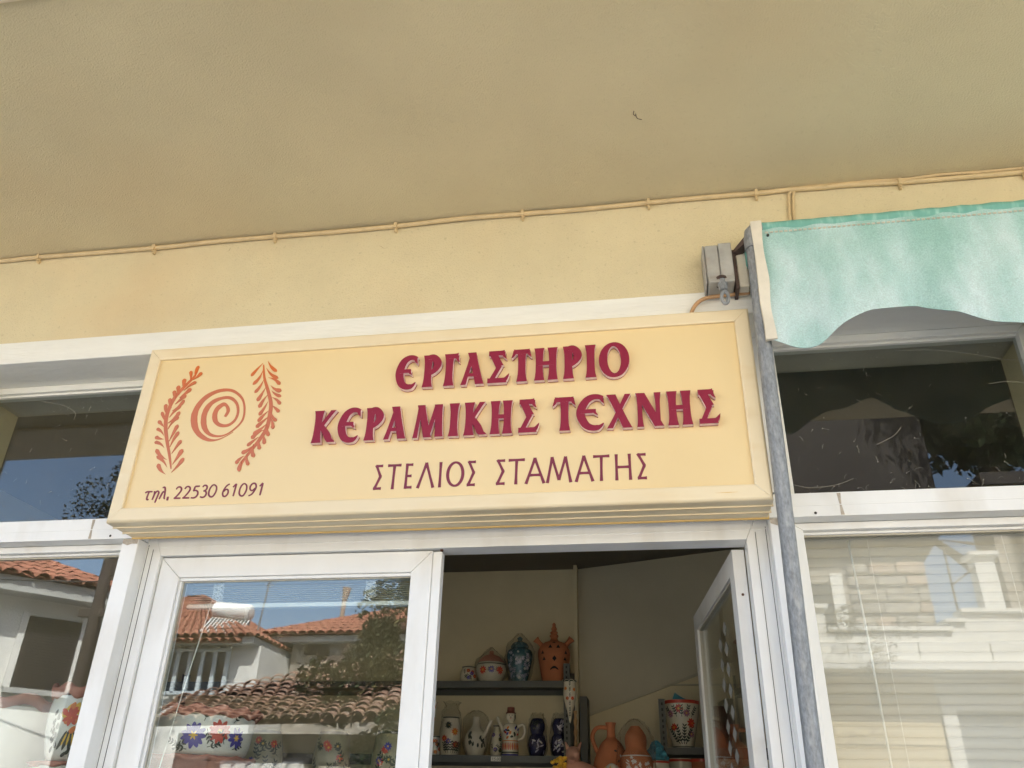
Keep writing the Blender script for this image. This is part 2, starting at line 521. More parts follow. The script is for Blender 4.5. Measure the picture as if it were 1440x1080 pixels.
# ------------------------------------------------------------------ ground
M['asphalt'] = mat('pale_street_paving', (0.31, 0.305, 0.295), 0.9, var=0.2, vscale=2.5, bump=0.5, bscale=40)
M['pave'] = mat('pavement_slabs', (0.40, 0.39, 0.37), 0.9, var=0.15, vscale=3, bump=0.3, bscale=60)
g = MB(); g.add([(-150, -150, 0), (150, -150, 0), (150, 150, 0), (-150, 150, 0)], [(0, 1, 2, 3)])
tag(g.build('street', 'asphalt'), kind='structure')
p = MB()
for i in range(22):                       # slabs along the shop front, open joints between them
    for j in range(3):
        p.box(-6 + i * 0.5 + 0.004, -6 + (i + 1) * 0.5 - 0.004, -1.66 + j * 0.5 + 0.004, -1.16 + j * 0.5 - 0.004, 0.0, 0.12 + random.uniform(-.003, .003))
p.box(-6, 5, -1.80, -1.665, 0, 0.118)
tag(p.build('pavement', 'pave'), kind='structure')

# ------------------------------------------------------------------ the shop building
B = root('shop_building', (-0.6, 0.0, 0.0), 'cream plastered shop building with white lintel band and balcony overhead', 'building')
YW = -0.16
a = MB()
a.box(-6, 5, YW, 0.2, 3.048, 3.42)                 # wall over the openings
a.box(-6, -2.36, YW, 0.2, 0, 2.963)                # side piers
a.box(1.135, 5, YW, 0.2, 0, 2.963)
a.box(-2.36, -1.61, YW, 0.2, 0, 0.72)              # walls under the windows
a.box(0.39, 1.135, YW, 0.2, 0, 0.72)
a.build('facade_wall', 'plaster', B)
a = MB()
a.box(-6, 5, YW - 0.003, 0.045, 2.963, 3.048)
a.build('lintel_band', 'trim', B, bevel=0.003)
a = MB()
a.box(-2.36, 1.135, 0.049, 0.2, 2.95, 3.048)
a.build('lintel_reveal', 'reveal', B)
a = MB()
a.box(-6, 5, -1.149, 3.2, 3.42, 3.60)
a.build('balcony_slab', 'soffit', B)
a = MB()
a.box(-6, 5, -1.52, -1.149, 3.405, 3.62)
a.box(-6, 5, -1.50, -1.38, 3.62, 4.35)
a.build('balcony_parapet', 'lip', B, bevel=0.01)
a = MB()
a.box(-6, 5, YW, 0.1, 3.60, 7.2)
a.box(-6, -5.8, 0.1, 8, 0, 7.2)
a.box(4.8, 5, 0.1, 8, 0, 7.2)
a.box(-6.2, 5.2, -0.5, 8.2, 7.2, 7.4)
a.box(-5.8, 4.8, 7.8, 8, 0, 7.2)
a.build('upper_wall', 'plaster', B)
# room behind the shop window
a = MB()
a.box(-5.8, 4.8, 2.8, 2.95, 0, 3.06)
a.box(-5.8, -3.2, 0.2, 2.8, 0, 3.06)
a.box(2.2, 4.8, 0.2, 2.8, 0, 3.06)
a.build('back_wall', 'inwall', B)
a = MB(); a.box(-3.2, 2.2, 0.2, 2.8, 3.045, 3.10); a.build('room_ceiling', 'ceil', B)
a = MB(); a.box(-3.2, 2.2, -0.05, 2.8, 0.0, 0.15); a.build('room_floor', 'floor', B)
M['crack'] = mat('crack_shadow', (0.30, 0.22, 0.12), 0.95)
rc = random.Random(4)
for (x_, z_, l_, an) in ((-1.40, 3.385, .022, -1.0), (0.20, 3.375, .018, -.6), (-0.85, 3.335, .035, .1)):
    a = MB(); pts = [(x_, YW - .0003, z_)]
    for k in range(6):
        an += rc.uniform(-.5, .5); pts.append((pts[-1][0] + math.cos(an) * l_ / 6, YW - .0003, pts[-1][2] + math.sin(an) * l_ / 6))
    a.tube(pts, [.0003, .0005, .0006, .0005, .0004, .0003, .0002], 4); a.build('hairline_crack', 'crack', B)
# flight of stairs crossing the right half of the room, seen from below
a = MB()
P1, P2, Q1, Q2 = (-0.462, 2.797, 2.18), (1.6, 2.797, 2.90), (-0.462, 2.797, 3.043), (1.6, 2.05, 3.043)
N_ = 14
for j in range(N_ + 1):
    for i in range(N_ + 1):
        u_, v_ = i / N_, j / N_
        a.v.append(tuple((P1[k] * (1 - u_) + P2[k] * u_) * (1 - v_) + (Q1[k] * (1 - u_) + Q2[k] * u_) * v_ for k in range(3)))
for j in range(N_):
    for i in range(N_):
        a.f.append([j * (N_ + 1) + i, j * (N_ + 1) + i + 1, (j + 1) * (N_ + 1) + i + 1, (j + 1) * (N_ + 1) + i]); a.m.append(0)
a.v = [(x_, y_ - .002, z_) for x_, y_, z_ in a.v]
a.build('stair_soffit', 'stair', B, smooth=True)
a = MB()
a.hexa([(-0.462, 2.785, 2.165), (1.6, 2.785, 2.885), (1.6, 2.80, 2.885), (-0.462, 2.80, 2.165),
        (-0.462, 2.785, 2.18), (1.6, 2.785, 2.90), (1.6, 2.80, 2.90), (-0.462, 2.80, 2.18)])
a.box(0.05, 1.6, 2.785, 2.80, 2.352, 2.36)
a.build('stair_batten', 'reveal', B)
a = MB(); a.box(-0.475, -0.455, 2.70, 2.80, 0.15, 3.044); a.build('wall_corner', 'inwall', B)
a = MB(); a.box(-0.44, -0.40, 2.62, 2.79, 0.15, 2.27); a.build('recess_edge', 'shelf', B)

# ------------------------------------------------------------------ aluminium frames
def mitred(mb, x0, x1, z0, z1, wl, wr, wb, wt, y0, y1, g=0.0006, m=0):
    X0, X1, Z0, Z1 = x0 + wl, x1 - wr, z0 + wb, z1 - wt
    mb.plate([(x0 + g, z1), (x1 - g, z1), (X1 - g, Z1), (X0 + g, Z1)], y0, y1, m)
    mb.plate([(x0 + g, z0), (x1 - g, z0), (X1 - g, Z0), (X0 + g, Z0)], y0, y1, m)
    mb.plate([(x0, z0 + g), (x0, z1 - g), (X0, Z1 - g), (X0, Z0 + g)], y0, y1, m)
    mb.plate([(x1, z0 + g), (x1, z1 - g), (X1, Z1 - g), (X1, Z0 + g)], y0, y1, m)
    return X0, X1, Z0, Z1

def gasket(mb, x0, x1, z0, z1, y0, y1, t=0.004):
    mb.box(x0, x1, y0, y1, z1 - t, z1); mb.box(x0, x1, y0, y1, z0, z0 + t)
    mb.box(x0, x0 + t, y0, y1, z0 + t, z1 - t); mb.box(x1 - t, x1, y0, y1, z0 + t, z1 - t)

# posts between door and windows
for x0, x1 in ((-1.608, -1.553), (0.325, 0.388)):
    a = MB(); a.box(x0, x1, -0.05, 0.09, 0.15, 2.366)
    po = a.build('window_post', 'alu', B, bevel=0.0025)
    a = MB(); a.add([(x0 + .002, -0.0513, 2.352), (x1 - .002, -0.0513, 2.349), (x1 - .002, -0.0513, 2.3655), (x0 + .002, -0.0513, 2.3655), (x0 + .02, -0.0513, 2.345), (x0 + .035, -0.0513, 2.35)], [(0, 4, 5, 1, 2, 3)])
    a.build('dirt_patch', 'dirt', po)

# windows left and right of the door (glass under the bar, transom over it)
def window_bay(x0, x1, side):
    win = MB()
    # cross bar and its little profile steps
    b0, b1 = (x0, -1.5535) if side < 0 else (0.3255, x1)
    win.box(b0, b1, -0.05, 0.055, 2.368, 2.434)
    win.box(b0, b1, -0.047, 0.03, 2.434, 2.4365)
    win.box(b0, b1, -0.0512, -0.0498, 2.398, 2.4005)
    bar = win.build('cross_bar', 'alu', B, bevel=0.0015)
    hole = MB(); hx = x1 - 0.045 if side < 0 else x0 + 0.06
    hole.lathe([(0.0, 0), (0.004, 0)], (0, 0, 0), 10)
    hole.v = [(hx + v[0], -0.0516, 2.377 + v[1]) for v in hole.v]
    hole.f = [f[::-1] for f in hole.f]
    hole.build('screw_hole', 'gasket', bar)
    st = MB()
    sx = x1 - 0.12 if side < 0 else x0 + 0.125
    st.plate([(sx, 2.370), (sx + .010, 2.370), (sx + .006, 2.40), (sx + .008, 2.432), (sx - .002, 2.432), (sx + .001, 2.40)], -0.0508, -0.0502)
    st.build('glue_mark', 'dirt', bar)
    f = MB()
    mitred(f, x0, x1, 0.72, 2.366, 0.03, 0.03, 0.05, 0.020, 0.0, 0.05)
    f.box(x0 + .0302, x1 - .0302, 0.018, 0.05, 2.338, 2.3455)
    fr = f.build('window', 'alu', B, bevel=0.0015)
    gk = MB(); gasket(gk, x0 + .0305, x1 - .0305, 0.7705, 2.338, 0.026, 0.044); gk.build('gasket', 'reveal', fr)
    pn = MB(); pn.box(x0 + .031, x1 - .031, 0.032, 0.037, 0.771, 2.3375); pn.build('pane', 'glass_door' if side < 0 else 'glass_right', fr)
    t = MB()
    mitred(t, x0, x1, 2.4368, 2.962, 0.022, 0.022, 0.004, 0.024, 0.0, 0.045)
    t.box(x0 + .0222, x1 - .0222, 0.012, 0.045, 2.929, 2.9375)
    tf = t.build('transom', 'trim', B, bevel=0.0015)
    pn = MB(); pn.box(x0 + .0225, x1 - .0225, 0.024, 0.028, 2.441, 2.9288); pn.build('pane', 'glass_dusty', tf)
    return tf
window_bay(-2.36, -1.6085, -1)
window_bay(0.3885, 1.135, 1)
a = MB(); a.box(-1.6085, 0.3885, -0.02, 0.045, 2.452, 2.962); a.build('light_block_panel', 'alu', B)  # hidden solid sheet added behind the sign to block light

# door frame
a = MB()
mitred(a, -1.553, 0.3248, 0.10, 2.4515, 0.051, 0.06, 0.005, 0.1265, 0.0, 0.075)
a.box(-1.552, 0.324, -0.0025, 0.001, 2.352, 2.354)
df = a.build('door_frame', 'alu', B, bevel=0.002)
for jx, jz in ((-1.530, 2.345), (-1.548, 2.36), (0.2895, 2.345), (0.318, 2.36)):
    a = MB(); a.box(jx, jx + .0013, -0.0012, 0.001, 0.2, jz); a.build('frame_joint', 'gasket', df)
# left leaf, shut
a = MB()
x0, x1, z0, z1 = mitred(a, -1.4995, -0.634, 0.16, 2.321, 0.068, 0.062, 0.11, 0.062, 0.012, 0.06)
a.box(-0.6335, -0.607, 0.016, 0.05, 0.16, 2.319)
a.box(x0, x1, 0.02, 0.055, z1 - 0.010, z1 - .0003); a.box(x0 + .0003, x0 + 0.010, 0.02, 0.055, z0, z1 - .0105)
leaf = a.build('door', 'alu', B, bevel=0.002)
g = MB(); gasket(g, x0 + .0105, x1 - .0005, z0 + .0005, z1 - .0105, 0.0285, 0.044, 0.0022); g.build('gasket', 'reveal', leaf)
g = MB(); g.box(x0 + .011, x1 - .001, 0.030, 0.036, z0 + .001, z1 - .011); g.build('pane', 'glass_door', leaf)
g = MB(); g.box(-0.612, -0.604, 0.012, 0.02, 2.319, 2.3245); g.build('catch', 'rust', leaf)
g = MB(); g.box(-0.70, -0.645, -0.02, 0.012, 1.08, 1.30); g.tube([(-0.672, -0.02, 1.22), (-0.672, -0.06, 1.22), (-0.76, -0.06, 1.22)], 0.009); g.build('handle', 'alu_in', leaf)
# right leaf, swung open into the shop
def swing(mb):
    ca, sa = 0.1, 0.995
    hx, hy = 0.228, 0.071
    out = []
    for s_, t_, z_ in mb.v:          # s along the leaf, t through its thickness
        out.append((hx - ca * s_ + sa * t_, hy + sa * s_ + ca * t_, z_))
    mb.v = out
    return mb
a = MB()
s0, s1, z0, z1 = mitred(a, 0.0, 0.84, 0.16, 2.318, 0.065, 0.065, 0.11, 0.062, 0.0, 0.034)
a.box(0.84, 0.864, 0.003, 0.03, 0.16, 2.316)
a.box(-0.0008, 0.0, 0.006, 0.0075, 0.2, 2.3); 
ol = swing(a).build('door', 'alu_in', B, bevel=0.0018)
ol['label'] = 'half-glazed leaf swung open into the shop'
g = MB(); g.box(s0 + .001, s1 - .001, 0.014, 0.019, z0 + .001, z1 - .001); swing(g).build('pane', 'glass', ol)
g = MB(); gasket(g, s0 + .0003, s1 - .0003, z0 + .0003, z1 - .0003, 0.008, 0.026, 0.004); swing(g).build('gasket', 'reveal', ol)
for k in range(16):                     # columns of etched diamonds on the glass
    for c_, off in ((0.30, 0.0), (0.40, 0.03)):
        zc = 2.16 - k * 0.06 - off
        g = MB(); g.plate([(c_ - .03, zc), (c_, zc - .022), (c_ + .03, zc), (c_, zc + .022)], 0.0125, 0.0135)
        swing(g).build('etched_diamond', 'frost', ol)
g = MB(); g.tube([(-0.0012, 0.018, 2.19), (-0.0005, 0.018, 2.19)], 0.004, 10); swing(g).build('screw', 'rust', ol)

# ------------------------------------------------------------------ the sign
SX0, SX1, SZ0, SZ1 = -1.53, 0.279, 2.41, 2.915
W = 0.043
S = root('shop_sign', (-0.625, -0.12, 2.37), 'long cream lightbox sign with crimson Greek lettering above the door', 'sign')
prof = [(0.0, -0.190), (0.0, -0.199), (0.004, -0.2005)]
for k in range(1, 7):
    t = k / 6 * math.pi / 2
    prof.append((W - 0.010 + 0.010 * math.sin(t), -0.2005 + 0.010 * (1 - math.cos(t))))
for yr in (-0.152, -0.102):
    prof += [(W, yr - 0.004), (W + 0.0035, yr - 0.003), (W + 0.0035, yr), (W - 0.002, yr + 0.001), (W - 0.002, yr + 0.004), (W, yr + 0.005)]
prof += [(W, -0.056), (W + 0.0035, -0.055), (W + 0.0035, -0.048), (W, -0.047)]
def member(kind):
    mb = MB()
    n = len(prof)
    g = 0.0005
    for e in (0, 1):
        for d, y in prof:
            if kind == 'b': p = ((SX0 - d + g) if e == 0 else (SX1 + d - g), y, SZ0 - d)
            if kind == 't': p = ((SX1 + d - g) if e == 0 else (SX0 - d + g), y, SZ1 + d)
            if kind == 'l': p = (SX0 - d, y, (SZ1 + d - g) if e == 0 else (SZ0 - d + g))
            if kind == 'r': p = (SX1 + d, y, (SZ0 - d + g) if e == 0 else (SZ1 + d - g))
            mb.v.append(p)
    for i in range(n - 1):
        ridge = i in (10, 11, 16, 17, n - 4, n - 3)
        mb.f.append([i, i + 1, n + i + 1, n + i][::-1]); mb.m.append(1 if ridge else 0)
    return mb.build('frame_rail', ['sign_frame', 'sign_edge'], S)
for k in 'btlr':
    member(k)
a = MB(); a.box(SX0 - 0.0005, SX1 + 0.0005, -0.191, -0.05, SZ0 - 0.0005, SZ1 + 0.0005)
a.build('panel', 'sign_panel', S)
a = MB(); a.plate([(0.175, 2.3885), (0.21, 2.3882), (0.235, 2.3895), (0.21, 2.3898)], -0.2015, -0.2008); a.build('scratch', 'sign_edge', S)

# ---- lettering
def flat_stroke(mb, pts, ws, y0, y1, closed=False, z0=None, z1=None, rings=None):
    """prism of a stroke; rings = [(y, material of the side up to the next y)]"""
    rings = rings or [(y0, 0), (y1, 0)]
    if not closed and (z0 is not None):
        Lf, Rt = ribbon(pts, ws)
        poly = Lf + Rt[::-1]
        poly = clip(clip(poly, z0, True), z1, False)
        n = len(poly)
        ar = sum(poly[i][0] * poly[(i + 1) % n][1] - poly[(i + 1) % n][0] * poly[i][1] for i in range(n))
        if ar < 0: poly = poly[::-1]
        b = len(mb.v)
        for y, _ in rings:
            mb.v += [(x, y, z) for x, z in poly]
        mb.f.append([b + i for i in range(n)]); mb.m.append(0)
        for r in range(len(rings) - 1):
            for i in range(n):
                j = (i + 1) % n
                mb.f.append([b + r * n + i, b + (r + 1) * n + i, b + (r + 1) * n + j, b + r * n + j]); mb.m.append(rings[r][1])
        return
    if closed:
        pts = list(pts); n = len(pts)
        Lf, Rt = [], []
        for i in range(n):
            a_, b_ = pts[i - 1], pts[(i + 1) % n]
            tx, tz = b_[0] - a_[0], b_[1] - a_[1]
            l = math.hypot(tx, tz) or 1
            h = ws[i] / 2
            Lf.append((pts[i][0] - tz / l * h, pts[i][1] + tx / l * h)); Rt.append((pts[i][0] + tz / l * h, pts[i][1] - tx / l * h))
    else:
        Lf, Rt = ribbon(pts, ws)
        n = len(pts)
    b = len(mb.v)
    for y, _ in rings:
        mb.v += [(x, y, z) for x, z in Lf] + [(x, y, z) for x, z in Rt]
    m = n if closed else n - 1
    for i in range(m):
        j = (i + 1) % n
        mb.f.append([b + i, b + n + i, b + n + j, b + j]); mb.m.append(0)
    for r in range(len(rings) - 1):
        o = b + r * 2 * n
        q = o + 2 * n
        for i in range(m):
            j = (i + 1) % n
            mb.f.append([o + i, o + j, q + j, q + i]); mb.m.append(rings[r][1])
            mb.f.append([o + n + j, o + n + i, q + n + i, q + n + j]); mb.m.append(rings[r][1])
        if not closed:
            mb.f.append([o, q, q + n, o + n]); mb.m.append(rings[r][1])
            mb.f.append([o + n - 1, o + 2 * n - 1, q + 2 * n - 1, q + n - 1]); mb.m.append(rings[r][1])

def line(p, q, n=9):
    return [(p[0] + (q[0] - p[0]) * k / (n - 1), p[1] + (q[1] - p[1]) * k / (n - 1)) for k in range(n)]

def flare(w, n=9, e=0.42, p=3.0, e0=None):
    out = []
    for k in range(n):
        t = 2 * k / (n - 1) - 1
        ee = e if t > 0 or e0 is None else e0
        out.append(w * (1 + ee * abs(t) ** p))
    return out

def big_glyph(ch, A):
    """strokes (points, widths, clipped) in units of cap height; A = glyph width / height"""
    st, tn = 0.205, 0.12
    L = []
    def stem(x, w=st, z0=0, z1=1): L.append((line((x, z0), (x, z1)), flare(w), False))
    def diag(p, q, w, e=0.25):     # run past both ends, cut on the base and cap lines
        dx, dz = q[0] - p[0], q[1] - p[1]
        P = (p[0] - dx * .15, p[1] - dz * .15); Q = (q[0] + dx * .15, q[1] + dz * .15)
        L.append((line(P, Q, 13), flare(w, 13, e), True))
    if ch == 'I': stem(A / 2)
    elif ch == 'P':
        stem(0.155)
        c = smoothline([(0.13, 0.925), (A * .55, 0.935), (A - .115, 0.80), (A - .10, 0.65), (A - .20, 0.48), (A * .45, 0.40)], 5)
        L.append((c, [0.13 + 0.10 * math.sin(math.pi * min(1, k / (len(c) - 1) * 1.05)) ** 1.5 - .05 * (k / (len(c) - 1)) ** 4 for k in range(len(c))], False))
    elif ch == 'G':
        stem(0.15)
        L.append((smoothline([(0.1, .925), (A * .6, .925), (A - .02, .915)], 4), [.14, .13, .13, .13, .14, .15, .17, .19, .22], False))
        L.append((smoothline([(A - .045, .93), (A - .03, .82), (A + .015, .72)], 4), [.1, .1, .09, .085, .07, .06, .045, .03, .012], False))
    elif ch == 'A':
        diag((0.075, 0), (A * .50, 1.0), tn, 0.5)
        diag((A * .44, 1.0), (A - .135, 0), st, 0.3)
        L.append((line((A * .25, .295), (A * .72, .295)), [0.105] * 9, False))
    elif ch == 'S':
        L.append((line((0.02, .925), (A - .14, .925)), [.15] * 7 + [.16, .19], False))
        L.append((smoothline([(A - .17, .96), (A - .15, .84), (A - .08, .74)], 4), [.12, .11, .10, .09, .08, .07, .05, .03, .012], False))
        L.append((line((0.13, .94), (A * .56, .50)), flare(.205, 9, .1), False))
        L.append((line((A * .56, .53), (0.10, .08)), flare(.125, 9, .1), False))
        L.append((line((0.0, .075), (A - .07, .075)), [.15] * 9, False))
        L.append((smoothline([(A - .16, .06), (A - .08, .13), (A + .0, .27)], 4), [.15, .14, .13, .12, .10, .08, .06, .03, .012], False))
    elif ch == 'T':
        stem(A * .52)
        L.append((line((0.06, .925), (A - .05, .925)), flare(.135, 9, .25), False))
        L.append((smoothline([(0.10, .95), (0.065, .84), (0.0, .73)], 4), [.11, .11, .10, .09, .08, .07, .05, .03, .012], False))
        L.append((smoothline([(A - .09, .95), (A - .06, .84), (A - .0, .74)], 4), [.11, .11, .10, .09, .08, .07, .05, .03, .012], False))
    elif ch == 'H':
        stem(0.145, .195); stem(A - .145, .195)
        L.append((line((0.12, .52), (A - .12, .52)), [.125] * 9, False))
    elif ch == 'O':
        pts, ws = [], []
        for k in range(40):
            a_ = 2 * math.pi * k / 40
            pts.append((A / 2 + (A / 2 - .11) * math.cos(a_), .5 + .45 * math.sin(a_)))
            ws.append(.115 + .10 * abs(math.cos(a_ - .12)) ** 1.5)
        L.append((pts, ws, 'closed'))
    elif ch == 'C':
        c = smoothline([(A - .03, .885), (A * .78, .935), (A * .56, .925), (A * .34, .82), (.115, .60), (.105, .40), (A * .32, .16), (A * .55, .07), (A * .80, .085), (A - .02, .19)], 5)
        n = len(c)
        L.append((c, [(.13 + .09 * math.sin(math.pi * k / (n - 1)) ** 2) * (1.0 if k < n - 6 else (n - 1 - k) / 6 * .85 + .15) for k in range(n)], False))
        L.append((smoothline([(A - .07, .93), (A - .05, .84), (A - .005, .74)], 4), [.12, .11, .10, .09, .08, .07, .05, .03, .012], False))
        L.append((line((0.1, .535), (A * .70, .535)), [.115] * 9, False))
        L.append((smoothline([(A * .63, .56), (A * .66, .49), (A * .76, .42)], 3), [.10, .09, .08, .07, .055, .035, .012], False))
    elif ch == 'K':
        stem(0.15)
        diag((A * .36, .50), (A - .115, 1.0), .12, 0.35)
        L.append((smoothline([(A * .34, .56), (A * .62, .28), (A - .13, .07), (A + .02, .015)], 4), [.10, .13, .16, .18, .195, .2, .2, .19, .18, .15, .11, .07, .02], True))
    elif ch == 'M':
        diag((0.07, 0), (A * .215, 1.0), .115, .4)
        L.append((line((A * .21, 1.06), (A * .485, -.02)), flare(.2, 9, .1), True))
        L.append((line((A * .475, -.02), (A * .775, 1.06)), flare(.12, 9, .1), True))
        diag((A * .80, 1.0), (A - .125, 0), st, .3)
    elif ch == 'X':
        diag((0.145, 1.0), (A - .14, 0), st, .25)
        diag((0.09, 0), (A - .10, 1.0), .115, .5)
    elif ch == 'N':
        stem(0.115, .125)
        diag((0.135, 1.0), (A - .08, 0), .215, .1)
        L.append((line((A - .095, -.02), (A - .085, 1.0)), flare(.115, 9, .6, e0=.0), True))
    return L

def sign_letter(ch, x0, x1, z0, z1):
    h = z1 - z0
    if ch in 'CO':
        x0 -= .002; x1 += .002
    A = (x1 - x0) / h
    mb = MB()
    yb = -0.1915
    for i, (pts, ws, mode) in enumerate(big_glyph(ch, A)):
        yf = -0.2085 - 0.00012 * i
        P = [(x0 + x * h, z0 + z * h) for x, z in pts]
        Wd = [w_ * h for w_ in ws]
        rings = [(yf, 1), (yf + .0135, 0), (yb + .0005, 0)]
        if mode == 'closed':
            flat_stroke(mb, P, Wd, 0, 0, True, rings=rings)
        elif mode:
            flat_stroke(mb, P, Wd, 0, 0, False, z0 + .00025 * i, z1 - .00025 * i, rings=rings)
        else:
            flat_stroke(mb, P, Wd, 0, 0, rings=rings)
    return mb.build('letter', ['letter', 'letter_side'], S)

ROW1 = [('C', -0.7247, -0.6631, 2.7534, 2.8639), ('P', -0.6442, -0.5882, 2.7484, 2.8602), ('G', -0.5785, -0.534, 2.756, 2.8617), ('A', -0.5252, -0.4539, 2.7531, 2.8607), ('S', -0.4444, -0.3798, 2.7523, 2.8606), ('T', -0.3734, -0.314, 2.7478, 2.8601), ('H', -0.3064, -0.2353, 2.7505, 2.8607), ('P', -0.222, -0.1671, 2.7487, 2.8593), ('I', -0.1519, -0.1283, 2.7533, 2.8593), ('O', -0.1146, -0.0298, 2.7466, 2.863)]
ROW2 = [('K', -0.9671, -0.8961, 2.5888, 2.6939), ('C', -0.8864, -0.8239, 2.5848, 2.6969), ('P', -0.8061, -0.7522, 2.5809, 2.6923), ('A', -0.7453, -0.6771, 2.5887, 2.6928), ('M', -0.6583, -0.5674, 2.5859, 2.6943), ('I', -0.5512, -0.5249, 2.59, 2.6925), ('K', -0.509, -0.4436, 2.5901, 2.691), ('H', -0.4324, -0.3662, 2.5902, 2.6916), ('S', -0.3493, -0.2897, 2.586, 2.6907), ('T', -0.2513, -0.1862, 2.5882, 2.6915), ('C', -0.181, -0.1076, 2.5842, 2.6929), ('X', -0.1004, -0.028, 2.5834, 2.691), ('N', -0.0189, 0.0526, 2.5831, 2.6924), ('H', 0.0676, 0.1365, 2.5849, 2.6914), ('S', 0.1528, 0.2099, 2.5827, 2.6896)]
ROW3 = [('S', -0.767, -0.7426, 2.4384, 2.5162), ('T', -0.7277, -0.6881, 2.4403, 2.5162), ('E', -0.6751, -0.6531, 2.4404, 2.5168), ('L', -0.6395, -0.5871, 2.4392, 2.5164), ('I', -0.5747, -0.5696, 2.4405, 2.5138), ('O', -0.5544, -0.5031, 2.4377, 2.5144), ('S', -0.4957, -0.471, 2.4377, 2.5155), ('S', -0.4129, -0.3872, 2.438, 2.5162), ('T', -0.3774, -0.3315, 2.4391, 2.5147), ('A', -0.3313, -0.2735, 2.4373, 2.5135), ('M', -0.2719, -0.1997, 2.436, 2.5118), ('A', -0.1929, -0.1395, 2.4391, 2.5165), ('T', -0.1413, -0.0965, 2.4391, 2.5131), ('H', -0.0825, -0.0379, 2.4385, 2.5147), ('S', -0.024, 0.002, 2.4385, 2.5163)]
PHONE = [('tau', -1.4691, -1.4534, 2.4353, 2.4629), ('eta', -1.4421, -1.4277, 2.4261, 2.4628), ('lam', -1.4199, -1.407, 2.4357, 2.4738), ('dot', -1.3974, -1.3938, 2.4352, 2.4397), ('2', -1.3728, -1.3556, 2.4361, 2.4727), ('2', -1.3451, -1.3279, 2.4359, 2.4729), ('5', -1.319, -1.3004, 2.4362, 2.4736), ('3', -1.2904, -1.2753, 2.4369, 2.4743), ('0', -1.2663, -1.247, 2.4373, 2.475), ('6', -1.2222, -1.2069, 2.437, 2.4751), ('1', -1.1928, -1.1842, 2.4368, 2.4749), ('0', -1.1702, -1.1524, 2.4362, 2.4747), ('9', -1.1409, -1.1231, 2.436, 2.4743), ('1', -1.1097, -1.1019, 2.4363, 2.4741)]
BR_L_STEM = [(-1.4069, 2.5322), (-1.4219, 2.5754), (-1.4455, 2.6345), (-1.4609, 2.6846), (-1.4634, 2.7299), (-1.4519, 2.7751), (-1.4264, 2.8149), (-1.4033, 2.8447), (-1.3927, 2.8757)]
BR_L = [[(-1.454, 2.5508), (-1.4203, 2.515)], [(-1.4641, 2.5765), (-1.4209, 2.5375)], [(-1.4721, 2.5995), (-1.4268, 2.5623)], [(-1.4831, 2.6243), (-1.4461, 2.603)], [(-1.4851, 2.6424), (-1.4547, 2.6325)], [(-1.4871, 2.6702), (-1.4577, 2.6449)], [(-1.4883, 2.6971), (-1.4618, 2.6722)], [(-1.484, 2.7276), (-1.4589, 2.6845)], [(-1.4757, 2.7545), (-1.4638, 2.7173)], [(-1.4666, 2.7745), (-1.4534, 2.7394)], [(-1.459, 2.8014), (-1.4484, 2.7646)], [(-1.4472, 2.8188), (-1.4383, 2.7845)], [(-1.4327, 2.8425), (-1.4274, 2.8019)], [(-1.4178, 2.8695), (-1.4114, 2.8322)], [(-1.3935, 2.8865), (-1.3982, 2.8444)], [(-1.3732, 2.566), (-1.4027, 2.5203)], [(-1.3836, 2.595), (-1.4055, 2.5462)], [(-1.3945, 2.626), (-1.4164, 2.5823)], [(-1.4095, 2.6556), (-1.4273, 2.6044)], [(-1.4185, 2.6797), (-1.4349, 2.6242)], [(-1.4214, 2.7073), (-1.4483, 2.6665)], [(-1.4221, 2.7249), (-1.4531, 2.6866)], [(-1.4228, 2.7452), (-1.453, 2.7066)], [(-1.4161, 2.7652), (-1.4485, 2.729)], [(-1.4142, 2.783), (-1.4439, 2.7516)], [(-1.402, 2.8055), (-1.4344, 2.774)], [(-1.3897, 2.8281), (-1.4253, 2.7992)], [(-1.3771, 2.8614), (-1.4015, 2.8367)]]
BR_R_STEM = [(-1.171, 2.8761), (-1.1603, 2.8284), (-1.1401, 2.7809), (-1.1226, 2.7346), (-1.1197, 2.6899), (-1.1223, 2.6511), (-1.1389, 2.6136), (-1.1585, 2.5815), (-1.1794, 2.545), (-1.1828, 2.5197)]
